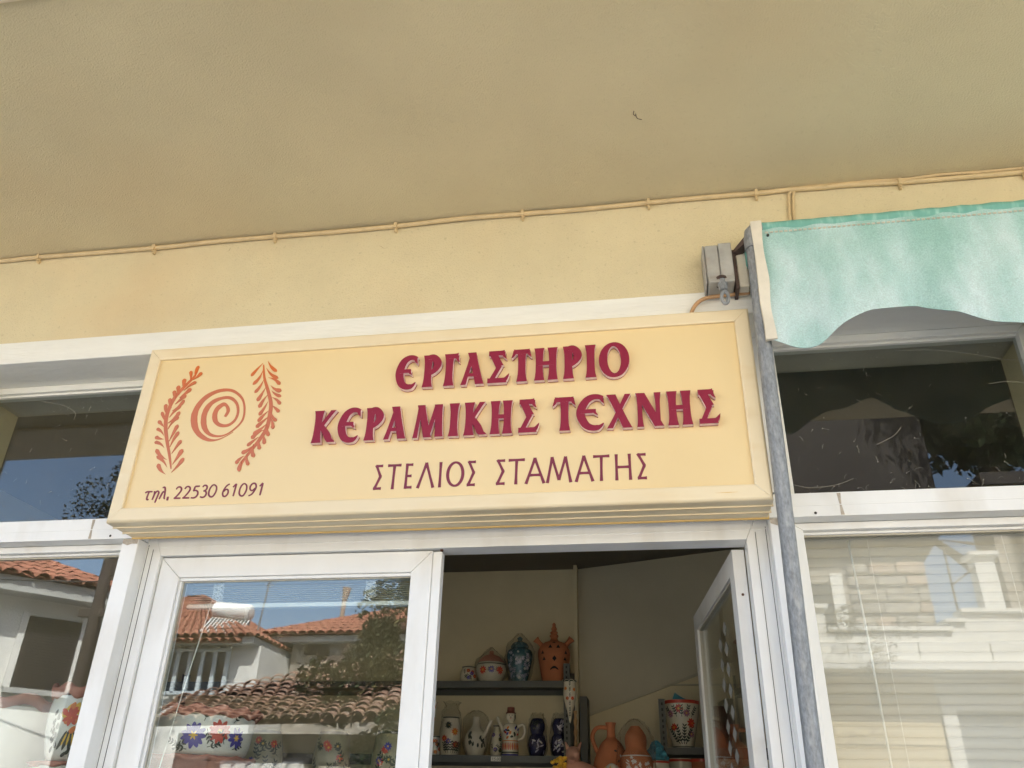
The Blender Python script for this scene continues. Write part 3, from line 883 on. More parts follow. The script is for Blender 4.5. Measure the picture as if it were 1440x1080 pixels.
BR_R = [[(-1.2062, 2.8366), (-1.1735, 2.8815)], [(-1.1948, 2.8059), (-1.1698, 2.855)], [(-1.1832, 2.7761), (-1.1613, 2.8207)], [(-1.1697, 2.7464), (-1.1501, 2.7917)], [(-1.1593, 2.7228), (-1.1389, 2.7657)], [(-1.1547, 2.6968), (-1.1335, 2.7427)], [(-1.1545, 2.6748), (-1.1264, 2.71)], [(-1.1571, 2.6555), (-1.123, 2.6901)], [(-1.1626, 2.634), (-1.1249, 2.6658)], [(-1.1654, 2.6188), (-1.1285, 2.6466)], [(-1.175, 2.5955), (-1.143, 2.6234)], [(-1.1883, 2.5726), (-1.1565, 2.5955)], [(-1.2003, 2.539), (-1.1783, 2.5636)], [(-1.1226, 2.8476), (-1.1586, 2.8884)], [(-1.1137, 2.8226), (-1.1589, 2.8621)], [(-1.1037, 2.7999), (-1.1466, 2.8274)], [(-1.0957, 2.7771), (-1.1335, 2.7983)], [(-1.0935, 2.7578), (-1.128, 2.7802)], [(-1.0913, 2.7302), (-1.1241, 2.7572)], [(-1.0908, 2.7044), (-1.1194, 2.7294)], [(-1.0946, 2.6738), (-1.1184, 2.7095)], [(-1.1018, 2.6476), (-1.1141, 2.6847)], [(-1.1109, 2.625), (-1.1226, 2.6608)], [(-1.121, 2.5985), (-1.133, 2.6325)], [(-1.1325, 2.5825), (-1.1413, 2.6138)], [(-1.1463, 2.5574), (-1.155, 2.6002)], [(-1.1587, 2.5325), (-1.1699, 2.5679)], [(-1.1849, 2.5138), (-1.1788, 2.5543)]]
SPIRAL = [(-1.2663, 2.6984), (-1.2597, 2.7179), (-1.268, 2.7359), (-1.2812, 2.7417), (-1.2976, 2.7276), (-1.3017, 2.7054), (-1.2931, 2.6826), (-1.2737, 2.6692), (-1.25, 2.6689), (-1.2316, 2.684), (-1.2259, 2.7109), (-1.2356, 2.7414), (-1.2588, 2.762), (-1.2859, 2.7647), (-1.3151, 2.7539), (-1.3323, 2.7322), (-1.3371, 2.7024), (-1.3281, 2.6673), (-1.306, 2.6417), (-1.2758, 2.6328), (-1.2487, 2.6386), (-1.2221, 2.659), (-1.2058, 2.685), (-1.2062, 2.7197), (-1.2191, 2.7555), (-1.2484, 2.7828), (-1.2793, 2.7924), (-1.3171, 2.7871), (-1.3512, 2.7637), (-1.3694, 2.7243), (-1.3654, 2.6842), (-1.3456, 2.6487), (-1.312, 2.6251), (-1.2826, 2.6202), (-1.256, 2.6284), (-1.2287, 2.6448)]
SPIRAL_W = [0.0083, 0.0111, 0.0092, 0.0139, 0.0162, 0.0162, 0.0139, 0.0111, 0.0092, 0.0083, 0.0083, 0.0092, 0.0102, 0.0102, 0.0139, 0.0176, 0.0185, 0.0162, 0.0102, 0.0065, 0.0046, 0.0055, 0.0065, 0.0065, 0.0074, 0.0092, 0.0102, 0.0129, 0.0166, 0.0203, 0.0208, 0.0162, 0.0116, 0.0055, 0.0028, 0.0014]

for row in (ROW1, ROW2):
    zb = sum(t[3] for t in row if t[0] not in 'CO') / sum(1 for t in row if t[0] not in 'CO')
    zt = sum(t[4] for t in row if t[0] not in 'CO') / sum(1 for t in row if t[0] not in 'CO')
    for ch, x0, x1, z0, z1 in row:
        d = 0.003 if ch in 'CO' else 0.0
        sign_letter(ch, x0, x1, zb - d, zt + d)

def thin_glyph(ch, A):
    t = 0.105
    if ch == 'S': return [[(A, .95), (0.05, .95)], [(.03 + .03, .985), (A * .82, .52)], [(A * .82, .54), (.06, .03)], [(0.02, .05), (A, .05)]]
    if ch == 'T': return [[(0, .95), (A, .95)], [(A * .5, .95), (A * .47, 0)]]
    if ch == 'E': return [[(.06, 1), (.05, 0)], [(.05, .95), (A, .95)], [(.05, .50), (A * .88, .50)], [(.05, .05), (A, .05)]]
    if ch == 'L': return [[(.05, 0), (A * .5, 1)], [(A * .48, 1), (A - .05, 0)]]
    if ch == 'I': return [[(A / 2, 1), (A / 2, 0)]]
    if ch == 'A': return [[(.05, 0), (A * .5, 1)], [(A * .48, 1), (A - .05, 0)], [(A * .25, .33), (A * .76, .33)]]
    if ch == 'M': return [[(.05, 0), (A * .24, 1)], [(A * .23, 1), (A * .5, .10)], [(A * .49, .10), (A * .76, 1)], [(A * .75, 1), (A - .05, 0)]]
    if ch == 'H': return [[(.06, 1), (.05, 0)], [(A - .06, 1), (A - .05, 0)], [(.05, .5), (A - .05, .5)]]
    return []
zb3 = sum(t[3] for t in ROW3) / len(ROW3); zt3 = sum(t[4] for t in ROW3) / len(ROW3)
for ch, x0, x1, z0, z1 in ROW3:
    h = zt3 - zb3
    A = (x1 - x0) / h
    mb = MB()
    if ch == 'O':
        pts = [(x0 + h * (A / 2 + (A / 2 - .05) * math.cos(k * math.pi / 16)), zb3 + h * (.5 + .46 * math.sin(k * math.pi / 16))) for k in range(32)]
        flat_stroke(mb, pts, [h * (.085 + .03 * abs(math.cos(k * math.pi / 16))) for k in range(32)], 0, 0, True, rings=[(-.1922, 0), (-.1912, 0)])
    for i, (p_, q_) in enumerate(thin_glyph(ch, A)):
        P = [(x0 + x * h, zb3 + z * h) for x, z in line(p_, q_, 5)]
        yf = -.1920 - .00008 * i
        flat_stroke(mb, P, [h * w_ for w_ in (.115, .095, .09, .095, .115)], 0, 0, rings=[(yf, 0), (-.1912, 0)])
    mb.build('printed_letter', 'print', S)

DIG = {
 '2': [[(.08, .80), (.22, .96), (.48, 1.0), (.72, .90), (.78, .72), (.62, .48), (.30, .18), (.02, .03)], [(.02, .035), (.4, .035), (.90, .03)]],
 '5': [[(.86, .97), (.55, .965), (.30, .97)], [(.30, .97), (.25, .78), (.18, .58)], [(.18, .58), (.45, .63), (.72, .52), (.80, .32), (.66, .10), (.36, .0), (.04, .03)]],
 '3': [[(.14, .86), (.36, 1.0), (.68, .96), (.80, .78), (.66, .60), (.36, .53)], [(.36, .53), (.66, .50), (.84, .32), (.72, .08), (.40, .0), (.04, .06)]],
 '0': [[(.60, 1.0), (.88, .80), (.90, .40), (.66, .05), (.36, .02), (.10, .22), (.10, .62), (.32, .94), (.60, 1.0)]],
 '6': [[(.86, 1.0), (.50, .88), (.20, .56), (.10, .25), (.30, .02), (.62, .03), (.84, .25), (.78, .50), (.50, .58), (.20, .40)]],
 '9': [[(.14, .0), (.50, .12), (.80, .44), (.90, .75), (.70, .98), (.38, .97), (.16, .75), (.22, .50), (.50, .42), (.80, .60)]],
 '1': [[(.12, .74), (.55, .93), (.72, 1.0)], [(.72, 1.0), (.60, .5), (.48, 0)]],
 'tau': [[(.02, .80), (.25, .94), (1.0, .94)], [(.55, .92), (.42, .40), (.45, .08), (.72, .04)]],
 'eta': [[(.12, 1.0), (.18, .70), (.05, .25)], [(.18, .72), (.50, .98), (.78, .90), (.78, .70), (.62, .2), (.55, 0)]],
 'lam': [[(.20, .96), (.50, 1.0), (.66, .85), (.76, .50), (.80, .12), (.95, .03)], [(.72, .55), (.40, .60), (.05, .02)]],
 'dot': [[(.2, .5), (.8, .5)]]}
for ch, x0, x1, z0, z1 in PHONE:
    x0 -= .0035; x1 += .0035
    h = z1 - z0
    mb = MB()
    for i, s_ in enumerate(DIG[ch]):
        P = smoothline([(x0 + x * (x1 - x0), z0 + z * h) for x, z in s_], 4)
        n = len(P)
        wd = .0105 if ch == 'dot' else .0044
        flat_stroke(mb, P, [wd * (0.72 + .45 * abs(math.sin(2.2 * k / n + .5))) for k in range(n)], 0, 0, rings=[(-.1920 - .00008 * i, 0), (-.1912, 0)])
    mb.build('printed_numeral', 'print', S)

# ---- emblem: two sprays of leaves and a spiral
def leaf_plate(mb, tip, base, y, fat=0.30):
    dx, dz = tip[0] - base[0], tip[1] - base[1]
    l = math.hypot(dx, dz); nx, nz = -dz / l, dx / l
    bend = random.uniform(-.10, .10) * l
    P, Wd = [], []
    for k in range(11):
        t = k / 10
        P.append((base[0] + dx * t + nx * bend * math.sin(math.pi * t), base[1] + dz * t + nz * bend * math.sin(math.pi * t)))
        wv = (t ** 0.9) * (1 - max(0, (t - .82) / .18) ** 2 * .75)
        Wd.append(max(.0006, fat * 0.036 * wv * random.uniform(.9, 1.1)))
    flat_stroke(mb, P, Wd, 0, 0, rings=[(y, 0), (-.1912, 0)])
for stem_, lv in ((BR_L_STEM, BR_L), (BR_R_STEM, BR_R)):
    mb = MB()
    P = smoothline(stem_, 5)
    n = len(P)
    flat_stroke(mb, P, [.003 + .010 * math.sin(math.pi * k / (n - 1)) ** .7 for k in range(n)], 0, 0, rings=[(-.1919, 0), (-.1912, 0)])
    for i, (tip, base) in enumerate(lv):
        leaf_plate(mb, tip, base, -.1921 - .00006 * i, random.uniform(.36, .46))
    mb.build('leaf_spray', 'emblem', S)
mb = MB()
P = smoothline(SPIRAL, 4)
Wd = [w_[0] for w_ in smoothline([(x,) for x in SPIRAL_W], 4)]
flat_stroke(mb, P, [w_ * random.uniform(.95, 1.06) for w_ in Wd], 0, 0, rings=[(-.1921, 0), (-.1912, 0)])
mb.build('spiral', 'emblem', S)

# ------------------------------------------------------------------ awning
AW = root('awning', (0.9, -0.2, 2.9), 'folded-up faded teal canvas awning with scalloped valance on a galvanised arm', 'awning')
YV = -0.285
edge = [(0.360, 2.799), (0.395, 2.787), (0.434, 2.778), (0.478, 2.777), (0.506, 2.791), (0.555, 2.832), (0.617, 2.864), (0.674, 2.871), (0.730, 2.887),
        (0.756, 2.889), (0.769, 2.885), (0.823, 2.856), (0.852, 2.845), (0.903, 2.818), (0.946, 2.801), (0.998, 2.796), (1.05, 2.802), (1.10, 2.835), (1.16, 2.862),
        (1.22, 2.872), (1.28, 2.888), (1.31, 2.886), (1.37, 2.855), (1.44, 2.82), (1.50, 2.80), (1.56, 2.80), (1.66, 2.86), (1.78, 2.886), (1.90, 2.84), (2.0, 2.80)]
edge = smoothline(edge, 3)
def vy(x, t):      # gentle ripples of the hanging cloth, growing towards the hem
    return YV + 0.0012 * math.sin(x * 55 + .6) * math.exp(-t * 5) + 0.006 * math.sin(x * 23 - t * 3.2) * t * t + t * (0.010 * math.sin(x * 17 + 1.0) + 0.006 * math.sin(x * 41 + t * 2)) + 0.012 * t
v = MB()
NR = 14
zt = 3.180
for side in (0, 1):
    for x, zb in edge:
        for k in range(NR + 1):
            t = k / NR
            v.v.append((x + 0.006 * (1 - t), vy(x, t) + side * 0.0022, zt + 0.003 * x - (zt - zb) * t))
n = len(edge); off = n * (NR + 1)
for i in range(n - 1):
    for k in range(NR):
        q = [i * (NR + 1) + k, i * (NR + 1) + k + 1, (i + 1) * (NR + 1) + k + 1, (i + 1) * (NR + 1) + k]
        v.f.append(q); v.m.append(0)
        v.f.append([off + z for z in q[::-1]]); v.m.append(0)
    b_, c_ = i * (NR + 1) + NR, (i + 1) * (NR + 1) + NR
    v.f.append([b_, off + b_, off + c_, c_]); v.m.append(0)
for i in (0, n - 1):
    for k in range(NR):
        b_, c_ = i * (NR + 1) + k, i * (NR + 1) + k + 1
        v.f.append([b_, c_, off + c_, off + b_]); v.m.append(0)
va = v.build('valance', 'teal', AW, smooth='auto')
# hem strip down the valance's end, stitching, top fold round the bar
h_ = MB()
hp = [(0.352, 3.196, -.293), (0.352, 3.15, -.292), (0.353, 3.08, -.291), (0.352, 3.0, -.287), (0.350, 2.92, -.284), (0.353, 2.85, -.281), (0.352, 2.798, -.279)]
hp = smoothline(hp, 3)
for x, z, y in hp:
    wv = .022 + .003 * math.sin(z * 30)
    h_.v += [(x - .006, y - .003, z), (x + wv, y - .004, z), (x + wv, y - .001, z), (x - .006, y + .012, z)]
for i in range(len(hp) - 1):
    for k in range(4):
        k2 = (k + 1) % 4
        h_.f.append([i * 4 + k, i * 4 + k2, i * 4 + 4 + k2, i * 4 + 4 + k]); h_.m.append(0)
h_.f.append([0, 1, 2, 3]); h_.m.append(0)
h_.f.append([len(hp) * 4 - 4 + k for k in (3, 2, 1, 0)]); h_.m.append(0)
h_.build('end_hem', 'hem', va)
f_ = MB()
NX = 60
for i in range(NX + 1):
    x = 0.356 + 1.645 * i / NX
    zc = 3.183 + .003 * x
    puck = .0025 * math.sin(i * 1.9) + .0015 * math.sin(i * 4.3)
    for k in range(9):
        a_ = R(-70 + 250 * k / 8)
        f_.v.append((x, -.272 - (.0175 + puck * .4) * math.cos(a_), zc + (.0175 + puck * .5) * math.sin(a_) - (.008 if k == 0 else 0)))
for i in range(NX):
    for k in range(8):
        f_.f.append([i * 9 + k, (i + 1) * 9 + k, (i + 1) * 9 + k + 1, i * 9 + k + 1]); f_.m.append(0)
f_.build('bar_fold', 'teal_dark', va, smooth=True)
s_ = MB()
for row in (3.157, 3.1535):
    for i in range(120):
        x = 0.385 + i * 0.0135
        s_.box(x, x + .009, YV - .0032 - .0, YV - .0008, row + .003 * x, row + .0012 + .003 * x)
s_.build('stitching', 'hem', va)
s_ = MB(); s_.tube([(0.392, YV - .003, 3.148), (0.392, YV + .004, 3.148)], .0038, 10); s_.build('eyelet', 'gasket', va)
# arm, elbow, front bar, roller with gear and crank eye
a = MB()
ap = [(0.343, -0.115, 0.95), (0.343, -0.135, 1.74), (0.345, -0.205, 2.40), (0.346, -0.238, 2.80), (0.349, -0.268, 3.135)]
a.tube(smoothline(ap, 4), 0.0205, 18)
arm = a.build('arm', 'galv', AW, smooth='auto')
a = MB(); a.tube([(0.349, -0.266, 3.115), (0.349, -0.268, 3.15), (0.352, -0.270, 3.172), (0.362, -0.271, 3.184), (0.38, -0.272, 3.186)], [.0245, .0245, .024, .0225, .020], 16)
a.build('elbow', 'galv', AW, smooth='auto')
a = MB(); a.tube([(0.36, -0.272, 3.184), (2.0, -0.272, 3.188)], 0.0145, 14); a.build('front_bar', 'galv', AW, smooth=True)
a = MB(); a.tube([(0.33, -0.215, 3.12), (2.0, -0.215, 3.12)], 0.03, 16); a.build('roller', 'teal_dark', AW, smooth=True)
a = MB(); a.hexa([(0.36, -0.272, 3.198), (2.0, -0.272, 3.202), (2.0, -0.215, 3.152), (0.36, -0.215, 3.150), (0.36, -0.272, 3.2005), (2.0, -0.272, 3.2045), (2.0, -0.215, 3.1545), (0.36, -0.215, 3.1525)])
a.build('rolled_cloth', 'teal', AW)
a = MB()
a.box(0.252, 0.290, -0.245, -0.165, 3.035, 3.165); a.box(0.213, 0.2515, -0.240, -0.165, 3.045, 3.163)
a.box(0.206, 0.2125, -0.232, -0.163, 3.03, 3.170)
a.hexa([(0.215, -0.252, 3.02), (0.288, -0.252, 3.02), (0.288, -0.17, 3.02), (0.215, -0.17, 3.02), (0.214, -0.243, 3.046), (0.289, -0.246, 3.046), (0.289, -0.167, 3.046), (0.214, -0.167, 3.046)])
gb = a.build('gear_box', 'cast', AW, bevel=0.005)
a = MB()
a.tube([(0.252, -0.236, 3.035), (0.253, -0.244, 3.005), (0.2535, -0.247, 2.99)], [.015, .013, .012], 14)
ring = [(0.2545 + .0095 * math.cos(t), -0.2485, 2.966 + .021 * math.sin(t)) for t in [k * math.pi / 10 for k in range(20)]]
a.tube(ring + ring[:1], .0052, 10, cap=False)
a.build('crank_eye', 'galv', gb, smooth='auto')
a = MB(); a.tube([(0.251, -0.232, 3.036), (0.252, -0.237, 3.026)], [.021, .020], 14); a.build('rust_collar', 'rusty', gb)
a = MB()
a.box(0.2925, 0.302, -0.225, -0.165, 3.01, 3.15); a.box(0.302, 0.318, -0.215, -0.20, 3.09, 3.097)
a.hexa([(0.296, -0.23, 3.135), (0.335, -0.262, 3.150), (0.335, -0.225, 3.14), (0.296, -0.20, 3.13), (0.296, -0.23, 3.145), (0.335, -0.262, 3.176), (0.335, -0.225, 3.17), (0.296, -0.20, 3.14)])
a.build('bracket_plate', 'rusty', AW)
a = MB(); a.box(0.304, 0.333, -0.218, -0.165, 3.02, 3.145); a.build('wall_bracket', 'hem', AW, bevel=.003)

# ------------------------------------------------------------------ cables along the corner under the balcony
def cable(label, pts, r, clips, drop=None):
    c = root('cable', pts[0], label, 'cable')
    a = MB(); a.tube(smoothline(pts, 6), r, 10); a.build('sheath', 'cable', c, smooth=True)
    for (x, y, z) in clips:
        a = MB()
        a.box(x - .005, x + .005, y - r - .0035, y + r, z - r - .004, z + r + .002)
        a.box(x - .004, x + .004, y - .004, y + .012, z - r - .016, z - r - .003)
        a.tube([(x, y - .002, z - r - .011), (x, y - .009, z - r - .011)], .0032, 8)
        a.build('cable_clip', 'cable', c, bevel=.0015)
    return c
yc = -0.169
main = [(-3.0, yc, 3.4105), (-2.311, yc, 3.4095), (-2.15, yc - .002, 3.410), (-1.689, yc, 3.4055), (-1.46, yc - .002, 3.4085), (-1.231, yc, 3.4085), (-1.0, yc, 3.4050), (-0.793, yc, 3.4062), (-0.56, yc - .003, 3.4105),
        (-0.356, yc, 3.4095), (-0.14, yc, 3.4065), (0.059, yc, 3.4088), (0.259, yc, 3.4092), (0.398, yc, 3.407), (0.502, yc, 3.4098), (0.60, yc, 3.4065), (0.653, yc, 3.408), (0.74, yc, 3.404), (0.83, yc, 3.399), (1.0, yc, 3.397), (1.186, yc, 3.396), (1.8, yc, 3.40)]
cable('thick cream-painted cable clipped along the corner under the balcony', main, .0082,
      [(-2.15, yc, 3.410), (-1.689, yc, 3.4055), (-1.231, yc, 3.4085), (-0.793, yc, 3.4062), (-0.356, yc, 3.4095), (0.059, yc, 3.4088), (0.398, yc, 3.407), (0.83, yc, 3.399), (1.186, yc, 3.396)])
yb = -0.1665
cable('thinner second cable running just above the thick one, over the awning',
      [(0.49, yb + .001, 3.4155), (0.60, yb, 3.4165), (0.74, yb, 3.4165), (0.86, yb, 3.4125), (0.96, yb - .001, 3.4165), (1.06, yb, 3.414), (1.2, yb, 3.4135), (1.8, yb, 3.415)], .0048, [])
for dx, lb in ((0.0, 'left one of two short cables dropping behind the teal awning'), (0.013, 'right one of two short cables dropping behind the teal awning')):
    c = root('drop_cable', (0.50 + dx, yb, 3.40), lb, 'cable', 'short cables dropping to the awning')
    a = MB(); a.tube(smoothline([(0.510 + dx * .6, yb, 3.404), (0.50 + dx, yb, 3.396), (0.494 + dx, yb, 3.36), (0.488 + dx, yb, 3.28), (0.49 + dx, yb, 3.18)], 5), .0045, 8); a.build('sheath', 'cable', c, smooth=True)
c = root('loose_cable', (0.12, -0.17, 2.97), 'brown cable curling from the awning gear down behind the sign', 'cable')
a = MB(); a.tube(smoothline([(0.155, -0.176, 2.955), (0.175, -0.18, 2.992), (0.205, -0.182, 3.012), (0.26, -0.182, 3.018), (0.335, -0.18, 3.022)], 5), .0058, 10); a.build('sheath', 'wood', c, smooth=True)

# small things on the plaster: a bent nail-hook in the balcony's underside, cobwebs in the transoms
a = MB(); a.tube(smoothline([(0.026, -0.558, 3.4205), (0.024, -0.552, 3.414), (0.031, -0.548, 3.409), (0.030, -0.558, 3.408), (0.034, -0.540, 3.4085), (0.047, -0.532, 3.41)], 5), .0011, 6)
tag(a.build('ceiling_hook', 'rusty', org=(0.026, -0.558, 3.42)), 'small bent wire hook in the underside of the balcony', 'hook')
def web(x0, x1, z0, z1, n, label, long_=()):
    a = MB()
    for i in range(n):
        x, z = random.uniform(x0, x1), random.uniform(z0, z1) if random.random() < .5 else random.choice((z0 + abs(random.gauss(0, .06)), z1 - abs(random.gauss(0, .05))))
        if not (z0 < z < z1): continue
        l = random.uniform(.003, .018)
        an = random.uniform(0, 6.28)
        pts = [(x, .0205, z)]
        for k in range(4):
            an += random.uniform(-.7, .7)
            q = pts[-1]
            pts.append((min(max(q[0] + math.cos(an) * l / 3, x0), x1), .0205 - random.uniform(0, .004), min(max(q[2] + math.sin(an) * l / 3, z0), z1)))
        a.tube(pts, random.uniform(.00015, .00042), 4)
        if random.random() < .35:
            q = pts[0]
            a.tube([q, (q[0] + .002, q[1], q[2] + .0015)], .0011, 5)
    for L in long_:
        a.tube(smoothline(L, 8), .00045, 5)
    tag(a.build('cobweb', 'web', org=(x0, .02, z0)), label, 'cobweb', kind='stuff')
web(-2.33, -1.58, 2.45, 2.92, 90, 'torn cobweb strands in the transom left of the sign', [[(-1.60, .0, 2.80), (-1.66, .01, 2.765), (-1.73, .02, 2.735)], [(-2.1, .0, 2.90), (-2.02, .01, 2.885), (-1.97, .02, 2.86), (-1.965, .02, 2.83)]])
web(0.43, 1.10, 2.45, 2.92, 100, 'dusty cobweb strands in the dark transom under the awning', [[(0.77, .015, 2.905), (0.88, .01, 2.895), (0.98, .008, 2.872), (1.06, .01, 2.850), (1.11, .012, 2.847)], [(0.41, .01, 2.485), (0.46, .015, 2.475), (0.53, .018, 2.482), (0.58, .02, 2.50)], [(1.0, .015, 2.775), (1.05, .012, 2.778), (1.10, .012, 2.77)], [(0.66, .018, 2.60), (0.71, .018, 2.625), (0.735, .018, 2.65)]])

# ------------------------------------------------------------------ venetian blinds
def blind(label, x0, x1, y, ztop, n, pitch, tilt, m, sw=.0255):
    b = root('venetian_blind', ((x0 + x1) / 2, y, ztop), label, 'blind')
    hw = (x1 - x0) / 2
    crown_ = .0012 if abs(tilt) < .5 else .0042
    a = MB()
    K = 5
    for e in (-hw, hw):
        for k in range(K):
            t = (k / (K - 1) - .5) * sw
            a.v.append((e, t * math.cos(tilt), t * math.sin(tilt) + crown_ * (1 - (2 * k / (K - 1) - 1) ** 2)))
        for k in range(K):
            t = (k / (K - 1) - .5) * sw
            a.v.append((e, t * math.cos(tilt) + .0004 * math.sin(tilt), t * math.sin(tilt) + crown_ * (1 - (2 * k / (K - 1) - 1) ** 2) - .0005))
    for k in range(K - 1):
        a.f.append([k, k + 1, 2 * K + k + 1, 2 * K + k]); a.f.append([K + k, 3 * K + k, 3 * K + k + 1, K + k + 1])
        a.m += [0, 0]
    for i0, i1 in ((0, K), (K - 1, 2 * K - 1)):
        a.f.append([i0, 2 * K + i0, 2 * K + i1, i1]); a.m.append(0)
    o = b.location
    a.v = [(vx + o.x, vy_ + o.y, vz + o.z) for vx, vy_, vz in a.v]
    s0 = a.build('slat', m, b)
    s0.location = (0, 0, -.02)
    for i in range(1, n):
        inst(s0, b, (random.uniform(-.0006, .0006), 0, -.02 - i * pitch), (random.uniform(-.02, .02), 0, 0))
    a = MB(); a.box(x0, x1, y - .014, y + .014, ztop - .008, ztop + .016); a.build('head_rail', m, b)
    zb = ztop - .02 - n * pitch
    a = MB(); a.box(x0, x1, y - .013, y + .013, zb - .010, zb + .003); a.build('bottom_rail', 'slat', b, bevel=.002)
    return b
bl = blind('white venetian blind drawn up to the top of the shut door', -1.418, -0.70, 0.078, 2.262, 9, .0062, .12, 'slat')
for cx_ in (-1.318, -0.83):
    a = MB()
    pts = []
    for k in range(60):
        t = k / 59
        pts.append((cx_ + .013 * math.sin(k * 1.25) + .006 * math.sin(k * .41), .060 + .003 * math.cos(k * 1.7), 2.255 - .055 * t + .008 * math.cos(k * 1.25)))
    pts.append((cx_ + .012, .062, 2.185))
    a.tube(smoothline(pts, 4), .0011, 5)
    a.build('cord', 'cordm', bl)
rb = blind('ivory venetian blind closed behind the right-hand window', 0.425, 1.10, 0.095, 2.352, 62, .0258, -1.03, 'slat_warm', .0308)
a = MB(); a.tube([(0.545, .062, 2.335), (0.552, .060, 2.1), (0.556, .060, 1.45)], .0032, 8); a.build('wand', 'slat', rb, smooth=True)
for cx_ in (0.60, 0.95):
    a = MB(); a.tube([(cx_, .078, 2.34), (cx_, .078, .76)], .0008, 5); a.build('ladder_cord', 'cordm', rb)
a = MB(); a.tube(smoothline([(-1.405, .07, 1.70), (-1.375, .068, 1.93), (-1.342, .066, 2.16), (-1.338, .066, 2.20)], 5), .0016, 8); a.build('wand', 'slat', bl, smooth=True)

# ------------------------------------------------------------------ pottery helpers
DEC = ['ink', 'red', 'blue', 'yellow', 'orange', 'mauve', 'lilac', 'white']
def prof_r(prof, z):
    for (r0, z0), (r1, z1) in zip(prof, prof[1:]):
        if z0 <= z <= z1 and z1 > z0:
            return r0 + (r1 - r0) * (z - z0) / (z1 - z0)
    return prof[-1][0] if z > prof[-1][1] else prof[0][0]

class Paint:
    """brush marks laid on a turned surface"""
    def __init__(s, prof, c):
        s.p, s.c, s.mb, s.k = prof, c, MB(), 0
        s.th0 = math.atan2(-2.3 - c[1], 0 - c[0])
    def pt(s, u, v, off):
        r = max(prof_r(s.p, v), .004) + off
        th = s.th0 + u / r
        return (s.c[0] + r * math.cos(th), s.c[1] + r * math.sin(th), s.c[2] + v)
    def dab(s, u, v, lu, lv, ang, m, n=10):
        s.k += 1
        off = .0009 + .00003 * (s.k % 30)
        ca, sa = math.cos(ang), math.sin(ang)
        b = len(s.mb.v)
        s.mb.v.append(s.pt(u, v, off + .0002))
        for k in range(n):
            a_ = 2 * math.pi * k / n
            x, y = lu * math.cos(a_), lv * math.sin(a_) * (1 - .3 * math.cos(a_))
            s.mb.v.append(s.pt(u + x * ca - y * sa, v + x * sa + y * ca, off))
        for k in range(n):
            s.mb.f.append([b, b + 1 + k, b + 1 + (k + 1) % n]); s.mb.m.append(m)
    def flower(s, u, v, r, m, mc=3, n=9):
        for k in range(n):
            a_ = 2 * math.pi * k / n + random.uniform(-.1, .1)
            s.dab(u + .62 * r * math.cos(a_), v + .62 * r * math.sin(a_), r * .42, r * .22, a_, m)
        s.dab(u, v, r * .5, r * .5, 0, m)
        for k in range(6):
            a_ = k * 1.05
            s.dab(u + .22 * r * math.cos(a_), v + .22 * r * math.sin(a_), r * .16, r * .07, a_, mc)
        s.dab(u, v, r * .13, r * .13, 0, mc)
    def sprig(s, u, v, l, ang, m=0, n=5, lf=.35):
        for k in range(n):
            t = (k + 1) / n
            x, y = u + l * t * math.cos(ang), v + l * t * math.sin(ang)
            for sd in (-1, 1):
                a_ = ang + sd * .75
                s.dab(x + math.cos(a_) * l * lf * .4, y + math.sin(a_) * l * lf * .4, l * lf * .38, l * lf * .15, a_, m, 7)
            s.dab(x - l / n * .5 * math.cos(ang), y - l / n * .5 * math.sin(ang), l / n * .6, l * .02 + .0006, ang, m, 6)
    def band(s, v, h, m, seg=40):
        s.k += 1
        off = .0008 + .00003 * (s.k % 30)
        b = len(s.mb.v)
        for vv in (v, v + h):
            r = prof_r(s.p, vv) + off
            for k in range(seg):
                a_ = 2 * math.pi * k / seg
                s.mb.v.append((s.c[0] + r * math.cos(a_), s.c[1] + r * math.sin(a_), s.c[2] + vv))
        for k in range(seg):
            k2 = (k + 1) % seg
            s.mb.f.append([b + k, b + k2, b + seg + k2, b + seg + k]); s.mb.m.append(m)
    def done(s, parent, name='painted_flowers'):
        if s.mb.f:
            s.mb.build(name, DEC, parent)

def turned(prof):
    return smoothline(prof, 4)

def pot(name, label, cat, c, prof, m, seg=32, wall=.006, group=None, wob=None, neck=True):
    t = root(name, c, label, cat, group)
    P = [(max(r, .001), z) for r, z in turned(prof)]
    a = MB()
    inner = [(max(r - wall, .001), max(z, .008)) for r, z in P[::-1]]
    a.lathe([(0.0005, 0.0)] + P + inner, c, seg, wob=wob)
    a.build('body', m, t, smooth='auto')
    return t, P

def tube_part(t, name, pts, r, m, seg=10):
    a = MB(); a.tube(smoothline(pts, 5), r if not isinstance(r, list) else [w_[0] for w_ in smoothline([(q,) for q in r], 5)], seg)
    return a.build(name, m, t, smooth=True)

def plastic_bag(t, c, prof, tuft=True):
    """loose clear film gathered over a pot"""
    a = MB()
    ph = [random.uniform(0, 6.28) for _ in range(6)]
    def wob(i, an):
        d = .004 * math.sin(5 * an + ph[0] + i * .9) + .003 * math.sin(9 * an + ph[1] - i * 1.3) + .002 * math.sin(17 * an + ph[2] + i * 2.1)
        return d, .003 * math.sin(6 * an + ph[3] + i)
    a.lathe(smoothline(prof, 3), c, 40, wob=wob)
    a.build('plastic_bag', 'bag', t)

